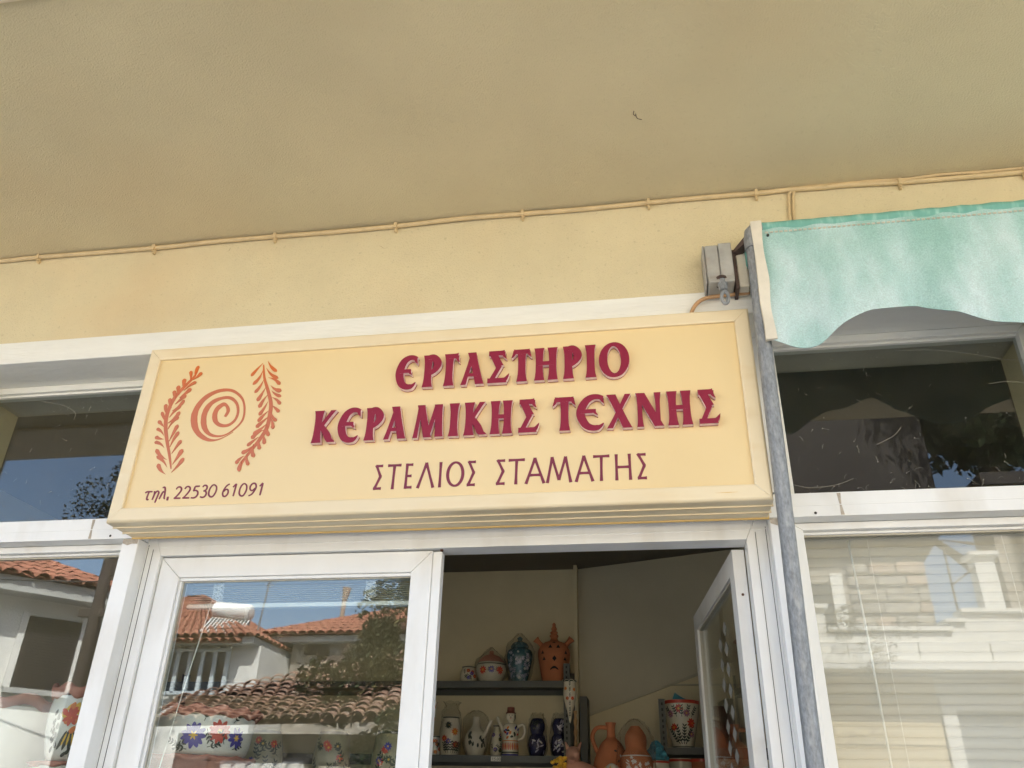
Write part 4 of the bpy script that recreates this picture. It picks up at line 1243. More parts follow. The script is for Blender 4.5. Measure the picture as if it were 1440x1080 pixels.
# ------------------------------------------------------------------ shelving
def shelf_unit(label, x0, x1, y0, y1, zs, ztop, zbot=.15, posts=None):
    u = root('shelf_unit', ((x0 + x1) / 2, (y0 + y1) / 2, zbot), label, 'shelf')
    for z in zs:
        a = MB()
        a.box(x0, x1, y0, y1, z - .004, z)
        a.box(x0, x1, y0, y0 + .002, z - .034, z - .0042); a.box(x0, x1, y1 - .002, y1, z - .034, z - .0042)
        a.box(x0, x0 + .002, y0 + .0022, y1 - .0022, z - .034, z - .0042); a.box(x1 - .002, x1, y0 + .0022, y1 - .0022, z - .034, z - .0042)
        a.build('shelf', 'shelf', u)
    for px in (x0 - .006, x1 + .006) if posts is None else posts:
        for py in (y0 - .004, y1 + .004):
            a = MB()
            sx = 1 if px < (x0 + x1) / 2 else -1
            sy = 1 if py < (y0 + y1) / 2 else -1
            a.box(min(px, px + sx * .034), max(px, px + sx * .034), min(py, py + sy * .002), max(py, py + sy * .002), zbot, ztop)
            a.box(min(px, px + sx * .002), max(px, px + sx * .002), min(py + sy * .0022, py + sy * .034), max(py + sy * .0022, py + sy * .034), zbot, ztop)
            p_ = a.build('post', 'shelf', u)
            h = MB()
            zz = 1.75
            while zz < ztop - .02:
                q = px + sx * .018
                h.box(q - .004, q + .004, py - .0006 if sy > 0 else py + .0002, py - .0002 if sy > 0 else py + .0006, zz, zz + .014)
                zz += .028
            h.build('slot', 'hole', p_)
    return u
su = shelf_unit('dark grey slotted-steel shelves of pots against the back wall', -2.95, -0.485, 2.46, 2.78, (2.330, 1.950, 1.55, 1.1, .5), 2.42)
a = MB(); a.plate([(-0.905, 1.921), (-0.852, 1.921), (-0.852, 1.944), (-0.905, 1.944)], 2.456, 2.4585)
tg = a.build('price_tag', 'tag', su)
a = MB()
for ch, x in (('1', -.900), ('5', -.888), ('dot', -.8775), ('0', -.873), ('0', -.862)):
    for i, s_ in enumerate(DIG[ch]):
        P = smoothline([(x + q[0] * .009, 1.9255 + q[1] * (.013 if ch != 'dot' else .003)) for q in s_], 3)
        flat_stroke(a, P, [.0016] * len(P), 0, 0, rings=[(2.4552 - .00005 * i, 0), (2.4562, 0)])
a.build('price_figures', 'hole', tg)
sr = shelf_unit('shorter grey steel shelves under the stairs by the open door leaf', 0.0, 0.95, 2.42, 2.70, (1.995, 1.60, 1.0), 2.23)

# ------------------------------------------------------------------ pots on the top shelf
Z1, Z2 = 2.3302, 1.9502
c = (-0.951, 2.615, Z1)
t, P = pot('lidded_bowl', 'round cream lidded bowl with red flowers, wrapped in film, on the top shelf', 'bowl', c, [(.042, 0), (.06, .012), (.085, .06), (.088, .09), (.078, .118), (.07, .122)], 'cream')
q = Paint(P, c); q.band(.106, .006, 0)
for uu, m_ in ((-.05, 1), (.055, 1)): q.flower(uu, .072, .023, m_)
q.flower(.002, .075, .020, 2)
for uu in (-.02, .026): q.sprig(uu, .062, .022, 1.2, 0, 3, .5)
q.done(t)
a = MB(); a.lathe(turned([(.078, .122), (.070, .135), (.045, .158), (.018, .168), (.012, .176), (.014, .186), (.001, .192)]), c, 28); a.build('lid', 'pinkclay', t, smooth=True)
plastic_bag(t, c, [(.05, .002), (.09, .05), (.094, .10), (.082, .14), (.04, .178), (.015, .20), (.004, .21)])
c = (-0.782, 2.60, Z1)
t, P = pot('lidded_vase', 'dark teal-blue lidded vase with pale scrollwork on the top shelf', 'vase', c, [(.042, 0), (.046, .02), (.066, .10), (.075, .155), (.068, .185), (.05, .196), (.046, .202)], 'blueglaze')
q = Paint(P, c)
for k in range(26):
    q.flower(random.uniform(-.07, .07), random.uniform(.03, .175), random.uniform(.006, .012), 6 if k % 3 else 7, 7, 6)
for k in range(16):
    q.sprig(random.uniform(-.07, .07), random.uniform(.03, .15), .03, random.uniform(0, 6.28), 6, 3, .5)
q.done(t, 'painted_scrolls')
a = MB(); a.lathe(turned([(.050, .200), (.052, .210), (.040, .228), (.018, .238), (.012, .246), (.016, .256), (.001, .268)]), c, 28); a.build('lid', 'blueglaze', t, smooth=True)
plastic_bag(t, c, [(.05, .002), (.08, .10), (.084, .17), (.075, .21), (.045, .25), (.02, .275), (.01, .285)])
c = (-0.582, 2.60, Z1)
t, P = pot('pierced_lantern', 'terracotta lantern jar pierced with triangles and topped by a ringed spire', 'lantern', c, [(.066, 0), (.070, .02), (.082, .09), (.092, .15), (.088, .19), (.066, .222), (.030, .238), (.022, .245)], 'terra')
q = Paint(P, c)
def hole(q, poly):
    q.k += 1
    b_ = len(q.mb.v)
    cu = sum(p_[0] for p_ in poly) / len(poly); cv = sum(p_[1] for p_ in poly) / len(poly)
    q.mb.v.append(q.pt(cu, cv, .0012))
    q.mb.v += [q.pt(u_, v_, .001) for u_, v_ in poly]
    for k in range(len(poly)):
        q.mb.f.append([b_, b_ + 1 + k, b_ + 1 + (k + 1) % len(poly)]); q.mb.m.append(0)
for u_, v_ in ((0.0, .225), (-.022, .195), (.024, .195), (-.062, .13), (.068, .13), (-.072, .165), (.075, .165)):
    hole(q, [(u_ - .012, v_ - .009), (u_ + .012, v_ - .009), (u_, v_ + .012)])
hole(q, [(-.011, .128), (.002, .113), (.014, .128), (.002, .143)])
hole(q, [(-.024, .068)] + [(-.022 + .046 * k / 8, .070 + .018 * math.sin(math.pi * (k + .5) / 9)) for k in range(9)] + [(.026, .068)])
q.mb.build('pierced_hole', 'black', t)
a = MB(); a.lathe(turned([(.024, .243), (.020, .255), (.026, .268), (.018, .276), (.022, .288), (.014, .296), (.017, .308), (.010, .322), (.010, .335), (.001, .345)]), c, 20); a.build('spire', 'terra', t, smooth=True)
for sd in (-1, 1):
    tube_part(t, 'ear', [(c[0] + sd * .062, c[1] - .01, c[2] + .205), (c[0] + sd * .085, c[1] - .015, c[2] + .228), (c[0] + sd * .105, c[1] - .02, c[2] + .248)], [.016, .013, .021], 'terra')
# ------------------------------------------------------------------ pots on the second shelf
c = (-1.166, 2.59, Z2)
t, P = pot('vase', 'tall cream vase with orange and black flowers, wrapped in film, at the shelf post', 'vase', c, [(.048, 0), (.052, .03), (.056, .10), (.050, .165), (.044, .19), (.048, .205)], 'cream')
q = Paint(P, c); q.band(.196, .007, 0)
q.flower(.026, .125, .021, 4); q.flower(-.014, .158, .020, 0); q.flower(.034, .06, .019, 1); q.flower(-.036, .09, .018, 1); q.flower(-.01, .075, .016, 2)
for k in range(6): q.sprig(-.02 + .012 * k, .015, .05, 1.9 - .15 * k, 0, 4, .45)
q.done(t)
plastic_bag(t, c, [(.055, .002), (.06, .10), (.056, .18), (.05, .23), (.035, .26), (.05, .285)])
c = (-1.020, 2.59, Z2)
t, P = pot('spouted_jug', 'cream spouted jug with dark leaf marks inside a peaked plastic bag', 'jug', c, [(.040, 0), (.050, .02), (.062, .07), (.055, .115), (.028, .15), (.018, .185), (.020, .205)], 'cream')
q = Paint(P, c)
for k in range(16): q.dab(random.uniform(-.06, .06), random.uniform(.03, .12), .012, .006, random.uniform(1.0, 2.1), 0)
q.done(t)
tube_part(t, 'spout', [(c[0] + .04, c[1] - .02, c[2] + .09), (c[0] + .065, c[1] - .03, c[2] + .13), (c[0] + .09, c[1] - .03, c[2] + .185)], [.014, .010, .009], 'cream')
plastic_bag(t, c, [(.05, .002), (.07, .06), (.078, .13), (.07, .19), (.045, .225), (.012, .24)])
c = (-0.823, 2.58, Z2)
t, P = pot('figure_jug', 'jug shaped as a man in a dark hat with striped skirt and spout arm', 'jug', c, [(.044, 0), (.046, .02), (.044, .06), (.043, .10), (.047, .14), (.036, .165), (.018, .172)], 'cream')
q = Paint(P, c); q.band(.004, .010, 2); q.band(.018, .007, 0); q.band(.078, .004, 4)
for k in range(14): q.dab(-.07 + k * .0105, .052, .004, .02, 0, 4 if k % 2 else 1, 8)
for k in range(16): q.dab(random.uniform(-.05, .05), random.uniform(.095, .155), .006, .009, random.uniform(0, 3), random.choice((0, 4, 2, 1)))
q.done(t, 'painted_costume')
a = MB(); a.lathe(turned([(.014, .168), (.016, .180), (.025, .195), (.026, .212), (.022, .226)]), c, 20); hd = a.build('head', 'cream', t, smooth=True)
q = Paint([(.016, .180), (.025, .195), (.026, .212), (.022, .226)], c); q.dab(-.008, .212, .004, .0015, .1, 0); q.dab(.008, .212, .004, .0015, -.1, 0); q.dab(0, .196, .006, .0016, 0, 1); q.dab(0, .202, .006, .002, 0, 0)
for k in range(3): q.dab(.030 + .004 * k, .205, .006, .018, 0, 0)
q.done(t, 'painted_face')
a = MB(); a.lathe(turned([(.026, .222), (.029, .226), (.022, .232), (.021, .252), (.018, .256), (.001, .257)]), c, 20); a.build('hat', 'terra_dark', t, smooth=True)
tube_part(t, 'spout', [(c[0] - .035, c[1] - .01, c[2] + .13), (c[0] - .055, c[1] - .015, c[2] + .165), (c[0] - .075, c[1] - .015, c[2] + .205)], [.015, .011, .008], 'cream')
tube_part(t, 'handle', [(c[0] + .035, c[1], c[2] + .15), (c[0] + .07, c[1] - .005, c[2] + .165), (c[0] + .082, c[1] - .005, c[2] + .135), (c[0] + .068, c[1], c[2] + .10), (c[0] + .038, c[1], c[2] + .085)], [.009, .008, .008, .008, .009], 'cream')
for i, (x, lab) in enumerate(((-0.672, 'navy double-gourd vase with green-tinged top, next to the man-shaped jug'), (-0.548, 'navy double-gourd vase with lilac brush leaves, last on its shelf'))):
    c = (x, 2.57, Z2)
    t, P = pot('gourd_vase', lab, 'vase', c, [(.030, 0), (.042, .02), (.050, .06), (.044, .10), (.034, .118), (.040, .14), (.042, .165), (.034, .188), (.028, .196)], 'navy', group='navy gourd vases')
    q = Paint(P, c)
    for k in range(16 if i else 10): q.dab(random.gauss(0, .018), random.gauss(.062, .018), .013, .004, random.uniform(0, 3.1), 6 if k % 4 else 7)
    for k in range(8): q.dab(random.gauss(0, .016), random.uniform(.135, .18), .012, .004, random.uniform(0, 3.1), 6 if i else 0)
    q.done(t, 'brush_leaves')
    plastic_bag(t, c, [(.04, .002), (.055, .06), (.05, .12), (.048, .17), (.036, .205), (.03, .225)])
c = (-0.476, 2.425, 2.325)
t = root('cone_vase', (c[0], c[1], c[2] - .22), 'pointed cream wall vase with orange flowers hung on the shelf post', 'vase')
P = [(r, z) for r, z in turned([(.002, -.215), (.007, -.20), (.014, -.165), (.030, -.11), (.037, -.07), (.033, -.03), (.034, -.008), (.042, .0)])]
a = MB(); a.lathe(P, c, 28, wob=lambda i, an: (0, .004 * math.sin(9 * an) if i > len(P) - 4 else 0)); a.build('body', 'cream', t, smooth='auto')
q = Paint(P, c); q.band(-.008, .006, 0)
for u_, v_ in ((-.025, -.045), (.026, -.05), (-.014, -.095), (.015, -.095)): q.flower(u_, v_, .010, 4 if v_ > -.08 else 1)
for v_ in (-.02, -.05, -.08, -.12, -.15, -.175): q.sprig(0, v_ - .015, .022, 1.57, 0, 3, .5)
q.done(t)
c = (-1.24, 2.40, 2.21)
t = root('cone_vase', (c[0], c[1], c[2] - .2), 'orange-flowered pointed wall vase half hidden by the shut door stile', 'vase')
a = MB(); a.lathe(turned([(.003, -.20), (.012, -.16), (.030, -.08), (.034, -.02), (.040, 0)]), c, 24); a.build('body', 'cream', t, smooth=True)
q = Paint(turned([(.003, -.20), (.012, -.16), (.030, -.08), (.034, -.02), (.040, 0)]), c)
for k in range(9): q.flower(random.uniform(-.03, .03), random.uniform(-.13, -.02), .011, random.choice((4, 1, 4)))
q.done(t)
a = MB()
for k in range(40):
    pass
tw = root('twisted_stick', (-0.448, 2.43, 1.7), 'turned wooden stick standing by the shelf post', 'stick')
a.lathe([(.008 + .0022 * math.sin(k * 1.15), k * .01) for k in range(46)], (-0.448, 2.43, 1.72), 12); a.build('shaft', 'wood', tw, smooth=True)

for x_, z_, lab, pr_, m_, cols in ((-1.09, Z1, 'small cream sugar pot at the left end of the top shelf group', [(.03, 0), (.05, .03), (.052, .07), (.04, .10), (.043, .108)], 'cream', (1, 2)),
                                (-0.915, Z2, 'slim cream bud vase standing behind the man-shaped jug', [(.025, 0), (.035, .04), (.03, .10), (.016, .15), (.022, .17)], 'cream', (2, 0)),
                                (-1.27, Z2, 'white mug with red flowers next to the door stile', [(.04, 0), (.045, .03), (.045, .10), (.047, .11)], 'white', (1, 4))):
    c = (x_, 2.66, z_)
    t, P = pot('small_pot', lab, 'pot', c, pr_, m_)
    q = Paint(P, c)
    for k in range(5): q.flower(random.uniform(-.035, .035), random.uniform(.025, pr_[-2][1] * .85), .012, cols[k % 2])
    for k in range(5): q.sprig(random.uniform(-.03, .03), random.uniform(.02, pr_[-2][1] * .6), .025, random.uniform(.6, 2.5), 0, 3, .5)
    q.band(pr_[-1][1] - .008, .006, 0); q.done(t)
# ------------------------------------------------------------------ pots on the counter in mid-room
ct = root('display_counter', (-0.1, 1.95, 0.15), 'grey display counter in the middle of the shop', 'counter')
a = MB(); a.box(-0.62, 0.12, 1.70, 2.2, 1.66, 1.70); a.build('top', 'shelf', ct)
for x_, y_ in ((-.6, 1.72), (.07, 1.72), (-.6, 2.15), (.07, 2.15)):
    a = MB(); a.box(x_, x_ + .03, y_, y_ + .03, .15, 1.66); a.build('leg', 'shelf', ct)
ZC = 1.7002
c = (-0.235, 1.95, ZC)
t, P = pot('handled_jug', 'plain terracotta jug with a loop handle and narrow neck', 'jug', c, [(.05, 0), (.075, .05), (.088, .13), (.080, .20), (.050, .265), (.022, .295), (.020, .335), (.026, .36)], 'terra')
q = Paint(P, c)
for k in range(7): q.dab(.02 + .012 * (k % 3), .10 + .022 * k, .008, .004, k, 7 if k % 2 else 0)
q.done(t, 'slip_marks')
tube_part(t, 'handle', [(c[0] - .06, c[1], c[2] + .22), (c[0] - .088, c[1], c[2] + .29), (c[0] - .068, c[1], c[2] + .335), (c[0] - .018, c[1], c[2] + .338)], .010, 'terra')
c = (-0.118, 1.86, ZC)
t, P = pot('wrapped_vase', 'terracotta vase with white lace painting under a knotted clear bag', 'vase', c, [(.05, 0), (.062, .04), (.072, .14), (.070, .20), (.048, .235), (.050, .27), (.045, .30), (.02, .335)], 'terra')
q = Paint(P, c); q.band(.205, .005, 7)
for k in range(20): q.flower(random.gauss(.01, .028), random.uniform(.10, .20), .009, 7, 7, 6)
for k in range(20): q.dab(random.gauss(.01, .035), random.uniform(.05, .19), .010, .003, random.uniform(0, 3.1), 7)
q.done(t, 'painted_lace')
plastic_bag(t, c, [(.06, .002), (.082, .10), (.088, .19), (.085, .25), (.075, .30), (.05, .34), (.02, .362), (.004, .366)])
c = (-0.225, 1.76, ZC)
t, P = pot('owl_jar', 'small round cream jar with black and orange dabs in front of the terracotta jug', 'jar', c, [(.035, 0), (.05, .04), (.052, .09), (.040, .14), (.018, .165), (.002, .172)], 'cream')
q = Paint(P, c)
for k in range(30): q.dab(random.uniform(-.05, .05), random.uniform(.05, .155), .009, .0035, random.uniform(0, 3.1), random.choice((0, 0, 4, 3)))
q.done(t, 'painted_dabs')
c = (-0.028, 2.02, ZC)
t, P = pot('capped_pot', 'small cream pot with dark flowers under a pale blue paper cap', 'pot', c, [(.045, 0), (.06, .06), (.062, .15), (.056, .185), (.060, .20)], 'cream')
q = Paint(P, c); q.flower(-.01, .15, .017, 0); q.sprig(.01, .08, .05, 1.6, 0); q.band(.19, .008, 1); q.done(t)
a = MB(); a.lathe(turned([(.055, .205), (.045, .235), (.028, .265), (.012, .285), (.002, .29)]), c, 14, wob=lambda i, an: (.006 * math.sin(5 * an + i), 0)); a.build('paper_cap', 'bluecap', t)
# reclining pink figurine with a yellow posy
c = (-0.42, 1.86, ZC)
fg = root('figurine', c, 'pink clay animal figurine lying at the end of the counter', 'figurine')
a = MB()
a.tube(smoothline([(-.48, 1.86, 1.76), (-.44, 1.85, 1.80), (-.40, 1.84, 1.83), (-.36, 1.84, 1.83), (-.29, 1.85, 1.80), (-.25, 1.86, 1.77)], 5), [w_[0] for w_ in smoothline([(q_,) for q_ in (.03, .05, .055, .05, .045, .03)], 5)], 14)
a.tube(smoothline([(-.40, 1.84, 1.84), (-.405, 1.83, 1.88), (-.402, 1.81, 1.91), (-.39, 1.77, 1.91), (-.38, 1.745, 1.90)], 4), [w_[0] for w_ in smoothline([(q_,) for q_ in (.042, .028, .034, .022, .012)], 4)], 14)
for sx_ in (-.02, .02):
    a.tube([(-.402 + sx_, 1.815, 1.925), (-.402 + sx_ * 1.8, 1.82, 1.962)], [.012, .003], 8)
for lx in (-.44, -.30):
    a.tube([(lx, 1.82, 1.79), (lx + .01, 1.80, 1.74), (lx + .015, 1.79, 1.702)], [.024, .018, .016], 10)
a.build('body', 'skin', fg, smooth=True)
ps = root('flower_posy', (-.465, 1.80, ZC), 'yellow clay flower posy beside the pink figurine', 'flowers')
a = MB()
for k in range(26):
    an = random.uniform(0, 6.28); rr = random.uniform(0, .035)
    x_, y_, z_ = -.465 + rr * math.cos(an), 1.80 + rr * math.sin(an), 1.865 + random.uniform(-.02, .03)
    a.lathe(turned([(.001, -.008), (.008, -.004), (.011, .003), (.006, .009), (.001, .008)]), (x_, y_, z_), 8)
a.build('blossoms', 'yellow', ps, smooth=True)
a = MB(); a.lathe(turned([(.02, 0), (.03, .06), (.022, .11), (.035, .15)]), (-.465, 1.80, ZC), 20); a.build('holder', 'skin', ps, smooth=True)

# ------------------------------------------------------------------ right-hand shelf
c = (0.112, 2.53, 1.9952)
t, P = pot('flower_vase', 'broad cream vase with red and mauve flowers and a dark red rim', 'vase', c, [(.056, 0), (.060, .03), (.080, .12), (.094, .19), (.096, .225), (.100, .235)], 'cream')
q = Paint(P, c); q.band(.218, .016, 1)
q.flower(-.012, .19, .023, 1); q.flower(.052, .12, .025, 1); q.flower(.028, .168, .019, 5); q.flower(-.06, .165, .019, 5); q.flower(.05, .068, .018, 5); q.flower(-.045, .10, .02, 1)
for k in range(4): q.sprig(-.015 + .010 * k, .02, .085, 2.2 - .36 * k, 0, 6, .26)
for k in range(5): q.sprig(-.05 + .026 * k, .15, .05, 2.2 - .3 * k, 0, 4, .4)
q.band(.006, .004, 0)
q.done(t)
a = MB(); a.hexa([(c[0] - .05, c[1] - .05, c[2] + .228), (c[0] + .06, c[1] - .04, c[2] + .228), (c[0] + .05, c[1] + .05, c[2] + .228), (c[0] - .04, c[1] + .05, c[2] + .228),
                 (c[0] - .03, c[1] - .02, c[2] + .275), (c[0] + .02, c[1] - .02, c[2] + .25), (c[0] + .02, c[1] + .02, c[2] + .25), (c[0] - .025, c[1] + .01, c[2] + .285)]); a.build('cloth', 'bluecap', t)
c = (0.30, 2.55, 1.9952)
t, P = pot('dark_vase', 'dark brown vase mostly hidden behind the open door leaf', 'vase', c, [(.05, 0), (.07, .06), (.08, .13), (.06, .19), (.05, .21)], 'terra_dark')
for i, (x, lab) in enumerate(((0.09, 'cream bowl with brown rim on the lower shelf under the stairs'), (0.20, 'terracotta bowl on the lower shelf under the stairs'))):
    c = (x, 2.50, 1.6002)
    t, P = pot('bowl', lab, 'bowl', c, [(.035, 0), (.05, .10), (.056, .2), (.058, .30), (.062, .345)], 'terra' if i else 'cream')
    q = Paint(P, c); q.band(.33, .012, 1); q.done(t, 'painted_band')

# ------------------------------------------------------------------ pots in the shop window and behind the shut leaf
ds = root('display_table', (-1.98, 0.45, 0.15), 'dark display table inside the left window', 'table')
a = MB(); a.box(-2.34, -1.63, 0.15, 0.75, 1.60, 1.64); a.build('top', 'shelf', ds)
for x_, y_ in ((-2.33, .16), (-1.67, .16), (-2.33, .71), (-1.67, .71)):
    a = MB(); a.box(x_, x_ + .03, y_, y_ + .03, .15, 1.60); a.build('leg', 'shelf', ds)
c = (-2.185, 0.36, 1.6402)
def frill(n_, amp):
    def f_(i, an):
        return (.006 * math.sin(7 * an) if i >= n_ - 6 else 0, amp * math.sin(7 * an + .6) if i >= n_ - 6 else 0)
    return f_
t, P = pot('planter', 'large plain white planter with wavy clay rim, leftmost in the window', 'planter', c, [(.10, 0), (.125, .04), (.17, .15), (.195, .24), (.205, .275)], 'white')
PR = turned([(.203, .272), (.215, .278), (.225, .292), (.222, .305), (.205, .306), (.195, .295)])
a = MB(); a.lathe(PR, c, 70, wob=lambda i, an: (.006 * math.sin(9 * an), .010 * math.sin(9 * an + .6))); a.build('rim', 'pinkclay', t, smooth=True)
c = (-1.815, 0.265, 1.755)
t, P = pot('flowered_pot', 'white pot with a red peony and dark leaves beside the door post', 'pot', c, [(.070, 0), (.082, .02), (.098, .09), (.100, .15), (.095, .185)], 'white')
a = MB(); a.lathe(turned([(.094, .183), (.104, .188), (.110, .200), (.108, .214), (.098, .216), (.09, .205)]), c, 60, wob=lambda i, an: (.004 * math.sin(8 * an), .009 * math.sin(8 * an + 2.2))); a.build('rim', 'pinkclay', t, smooth=True)
q = Paint(P, c)
for k in range(22): q.dab(-.034 + random.gauss(0, .013), .125 + random.gauss(0, .015), .012, .008, random.uniform(.8, 2.4), 3 if k < 9 else (1 if k % 2 else 4))
q.flower(-.034, .122, .027, 1, 4, 7)
for k in range(4): q.dab(-.045 + .012 * k, .055, .006, .028, -.35 + .22 * k, 0)
for k in range(3): q.dab(-.039 + .012 * k, .058, .003, .018, -.25 + .2 * k, 3)
for k in range(9): q.dab(-.078 + .012 * (k % 2) - .004 * (k // 3), .03 + .013 * k, .010, .005, 1.2 + .5 * (k % 2), 0)
for k in range(4): q.dab(-.085 - .003 * k + .01 * (k % 2), .06 + .012 * k, .007, .003, 1.3, 0)
for k in range(8): q.dab(-.03 + .010 * k, .018 + .008 * (k % 2), .011, .005, .8 + .3 * k, 0)
q.done(t)
c2 = (-1.815, 0.265, 1.6402)
t, P = pot('flared_pot', 'white pot with clay rim carrying the peony pot', 'pot', c2, [(.06, 0), (.085, .04), (.105, .09), (.108, .10)], 'white')
a = MB(); a.lathe(turned([(.107, .098), (.118, .100), (.122, .106), (.114, .112), (.06, .1135), (.002, .114)]), c2, 60, wob=lambda i, an: (0 if i > 8 else .004 * math.sin(10 * an), 0 if i > 8 else .004 * math.sin(10 * an))); a.build('rim', 'pinkclay', t, smooth=True)
pl = root('potted_plant', (-1.985, .5, 1.6402), 'small green plant in a dark square pot at the back of the window', 'plant')
a = MB(); a.box(-2.05, -1.93, .44, .56, 1.6402, 1.76); a.build('box_pot', 'ink', pl)
M['leaf'] = mat('leaf_green', (0.06, 0.10, 0.03), 0.6, var=0.4, vscale=20)
M['leaf2'] = mat('olive_leaf', (0.09, 0.10, 0.045), 0.7, var=0.4, vscale=8)
a = MB()
for k in range(60):
    x_, y_, z_ = -1.99 + random.gauss(0, .03), .5 + random.gauss(0, .03), 1.76 + random.uniform(0, .06)
    an, l_ = random.uniform(0, 6.28), random.uniform(.02, .04)
    dx, dy = math.cos(an) * l_, math.sin(an) * l_
    a.add([(x_, y_, z_), (x_ + dx * .5 - dy * .25, y_ + dy * .5 + dx * .25, z_ + .015), (x_ + dx, y_ + dy, z_ + .012), (x_ + dx * .5 + dy * .25, y_ + dy * .5 - dx * .25, z_ + .015)], [(0, 1, 2, 3)])
a.build('leaves', 'leaf', pl)
dt = root('display_table', (-1.08, 0.42, 0.15), 'dark display table behind the shut door leaf', 'table')
a = MB(); a.box(-1.75, -0.60, 0.80, 1.15, 1.66, 1.70); a.build('rear_step', 'shelf', dt)
for x_ in (-1.74, -.64):
    a = MB(); a.box(x_, x_ + .03, 1.0, 1.03, .15, 1.66); a.build('leg', 'shelf', dt)
a = MB(); a.box(-1.58, -0.70, 0.12, 0.74, 1.62, 1.66); a.build('top', 'shelf', dt)
for x_, y_ in ((-1.57, .13), (-.74, .13), (-1.57, .70), (-.74, .70)):
    a = MB(); a.box(x_, x_ + .03, y_, y_ + .03, .15, 1.62); a.build('leg', 'shelf', dt)
c = (-1.408, 0.285, 1.66)
t, P = pot('flared_pot', 'pinkish clay pot under the white pot with blue and red flowers', 'pot', c, [(.09, 0), (.12, .05), (.15, .085), (.165, .098)], 'pinkclay')
a = MB(); a.lathe(turned([(.163, .096), (.172, .104), (.168, .112), (.12, .1135), (.002, .114)]), c, 60, wob=lambda i, an: (0 if i > 7 else .004 * math.sin(12 * an), 0 if i > 7 else .005 * math.sin(12 * an))); a.build('rim', 'pinkclay', t, smooth=True)
c = (-1.408, 0.285, 1.775)
t, P = pot('flowered_pot', 'wide white pot with one blue and one red daisy behind the shut door', 'pot', c, [(.135, 0), (.145, .015), (.152, .06), (.155, .10), (.156, .108)], 'white')
a = MB(); a.lathe(turned([(.155, .107), (.166, .112), (.172, .122), (.168, .132), (.155, .132), (.145, .12)]), c, 70, wob=lambda i, an: (.004 * math.sin(14 * an), .006 * math.sin(14 * an))); a.build('rim', 'pinkclay', t, smooth=True)
q = Paint(P, c)
q.flower(-.024, .050, .036, 2, 3, 11); q.flower(.050, .064, .033, 1, 3, 11); q.flower(.110, .05, .030, 2, 3, 9)
for u_, v_, a_ in ((-.06, .02, 2.7), (-.035, .012, 3.0), (.0, .09, 1.3), (.012, .07, -1.2), (.02, .02, .3), (.04, .018, 1.0), (.07, .03, 2.0), (.10, .018, .4), (.09, .09, .9), (-.08, .012, .5)):
    q.sprig(u_, v_, .032, a_, 0, 3, .55)
q.done(t)
for i, (x_, y_, lab, m_) in enumerate(((-1.50, .95, 'jar with fading flowers, leftmost of the pots behind the shut door', 'dim'), (-1.24, .98, 'cream jar, middle one of the three jars behind the shut door', 'dim'), (-1.00, .95, 'rightmost of the three jars standing at the back behind the shut door', 'dim'))):
    c = (x_, y_, 1.70)
    t, P = pot('jar', lab, 'jar', c, [(.05, 0), (.065, .04), (.07, .12), (.06, .19), (.05, .22)], m_)
    q = Paint(P, c)
    for k in range(5): q.flower(random.uniform(-.05, .05), random.uniform(.06, .18), .015, random.choice((1, 2, 0)))
    for k in range(8): q.sprig(random.uniform(-.06, .06), random.uniform(.04, .15), .04, random.uniform(.5, 2.6), 0, 3, .5)
    q.band(.205, .01, 0); q.done(t)

# ================================================================== the other side of the street (seen in the panes)
M['whitewash'] = mat('whitewash', (0.72, 0.72, 0.68), 0.9, var=0.1, vscale=1.2, bump=0.4, bscale=30)
M['eave'] = mat('grey_eave_paint', (0.45, 0.46, 0.44), 0.9, var=0.08, vscale=2)
M['tile'] = mat('orange_roof_tile', (0.37, 0.155, 0.095), 0.85, var=0.35, vscale=5, bump=0.3, bscale=30)
M['oldtile'] = mat('lichened_roof_tile', (0.33, 0.20, 0.14), 0.95, var=0.4, vscale=4, bump=0.4, bscale=30, stain=(0.36, 0.32, 0.25), stain_amt=0.9, stain_scale=2.5)
M['stone'] = mat('field_stone', (0.36, 0.33, 0.28), 0.95, var=0.5, vscale=5, bump=1.0, bscale=9, stain=(0.20, 0.15, 0.10), stain_amt=0.8, stain_scale=4, stretch=(1, 1, 1.8))
M['ashlar'] = mat('pink_ashlar', (0.44, 0.34, 0.26), 0.95, var=0.2, vscale=3, bump=0.5, bscale=20)
M['bark'] = mat('weathered_pole', (0.07, 0.055, 0.045), 0.95, var=0.3, vscale=8)
M['shutter'] = mat('brown_shutter', (0.035, 0.027, 0.024), 0.7, var=0.2, vscale=10)
M['window'] = mat('dark_window', (0.03, 0.035, 0.04), 0.15)
M['paleblue'] = mat('pale_blue_joinery', (0.55, 0.62, 0.64), 0.6)
M['beige'] = mat('beige_cladding', (0.62, 0.52, 0.34), 0.85, var=0.07, vscale=2)
M['door_grey'] = mat('grey_door', (0.22, 0.24, 0.25), 0.6)
M['tank'] = mat('white_enamel', (0.80, 0.80, 0.76), 0.3)
M['pine'] = mat('pine_green', (0.055, 0.075, 0.03), 0.8, var=0.4, vscale=3)
M['dryleaf'] = mat('dry_bush', (0.17, 0.15, 0.06), 0.85, var=0.4, vscale=3)

def frame_at(ox, oy, ang):
    ca, sa = math.cos(ang), math.sin(ang)
    return lambda p: (ox + p[0] * ca - p[1] * sa, oy + p[0] * sa + p[1] * ca, p[2])

def tx(mb, f):
    mb.v = [f(p) for p in mb.v]
    return mb

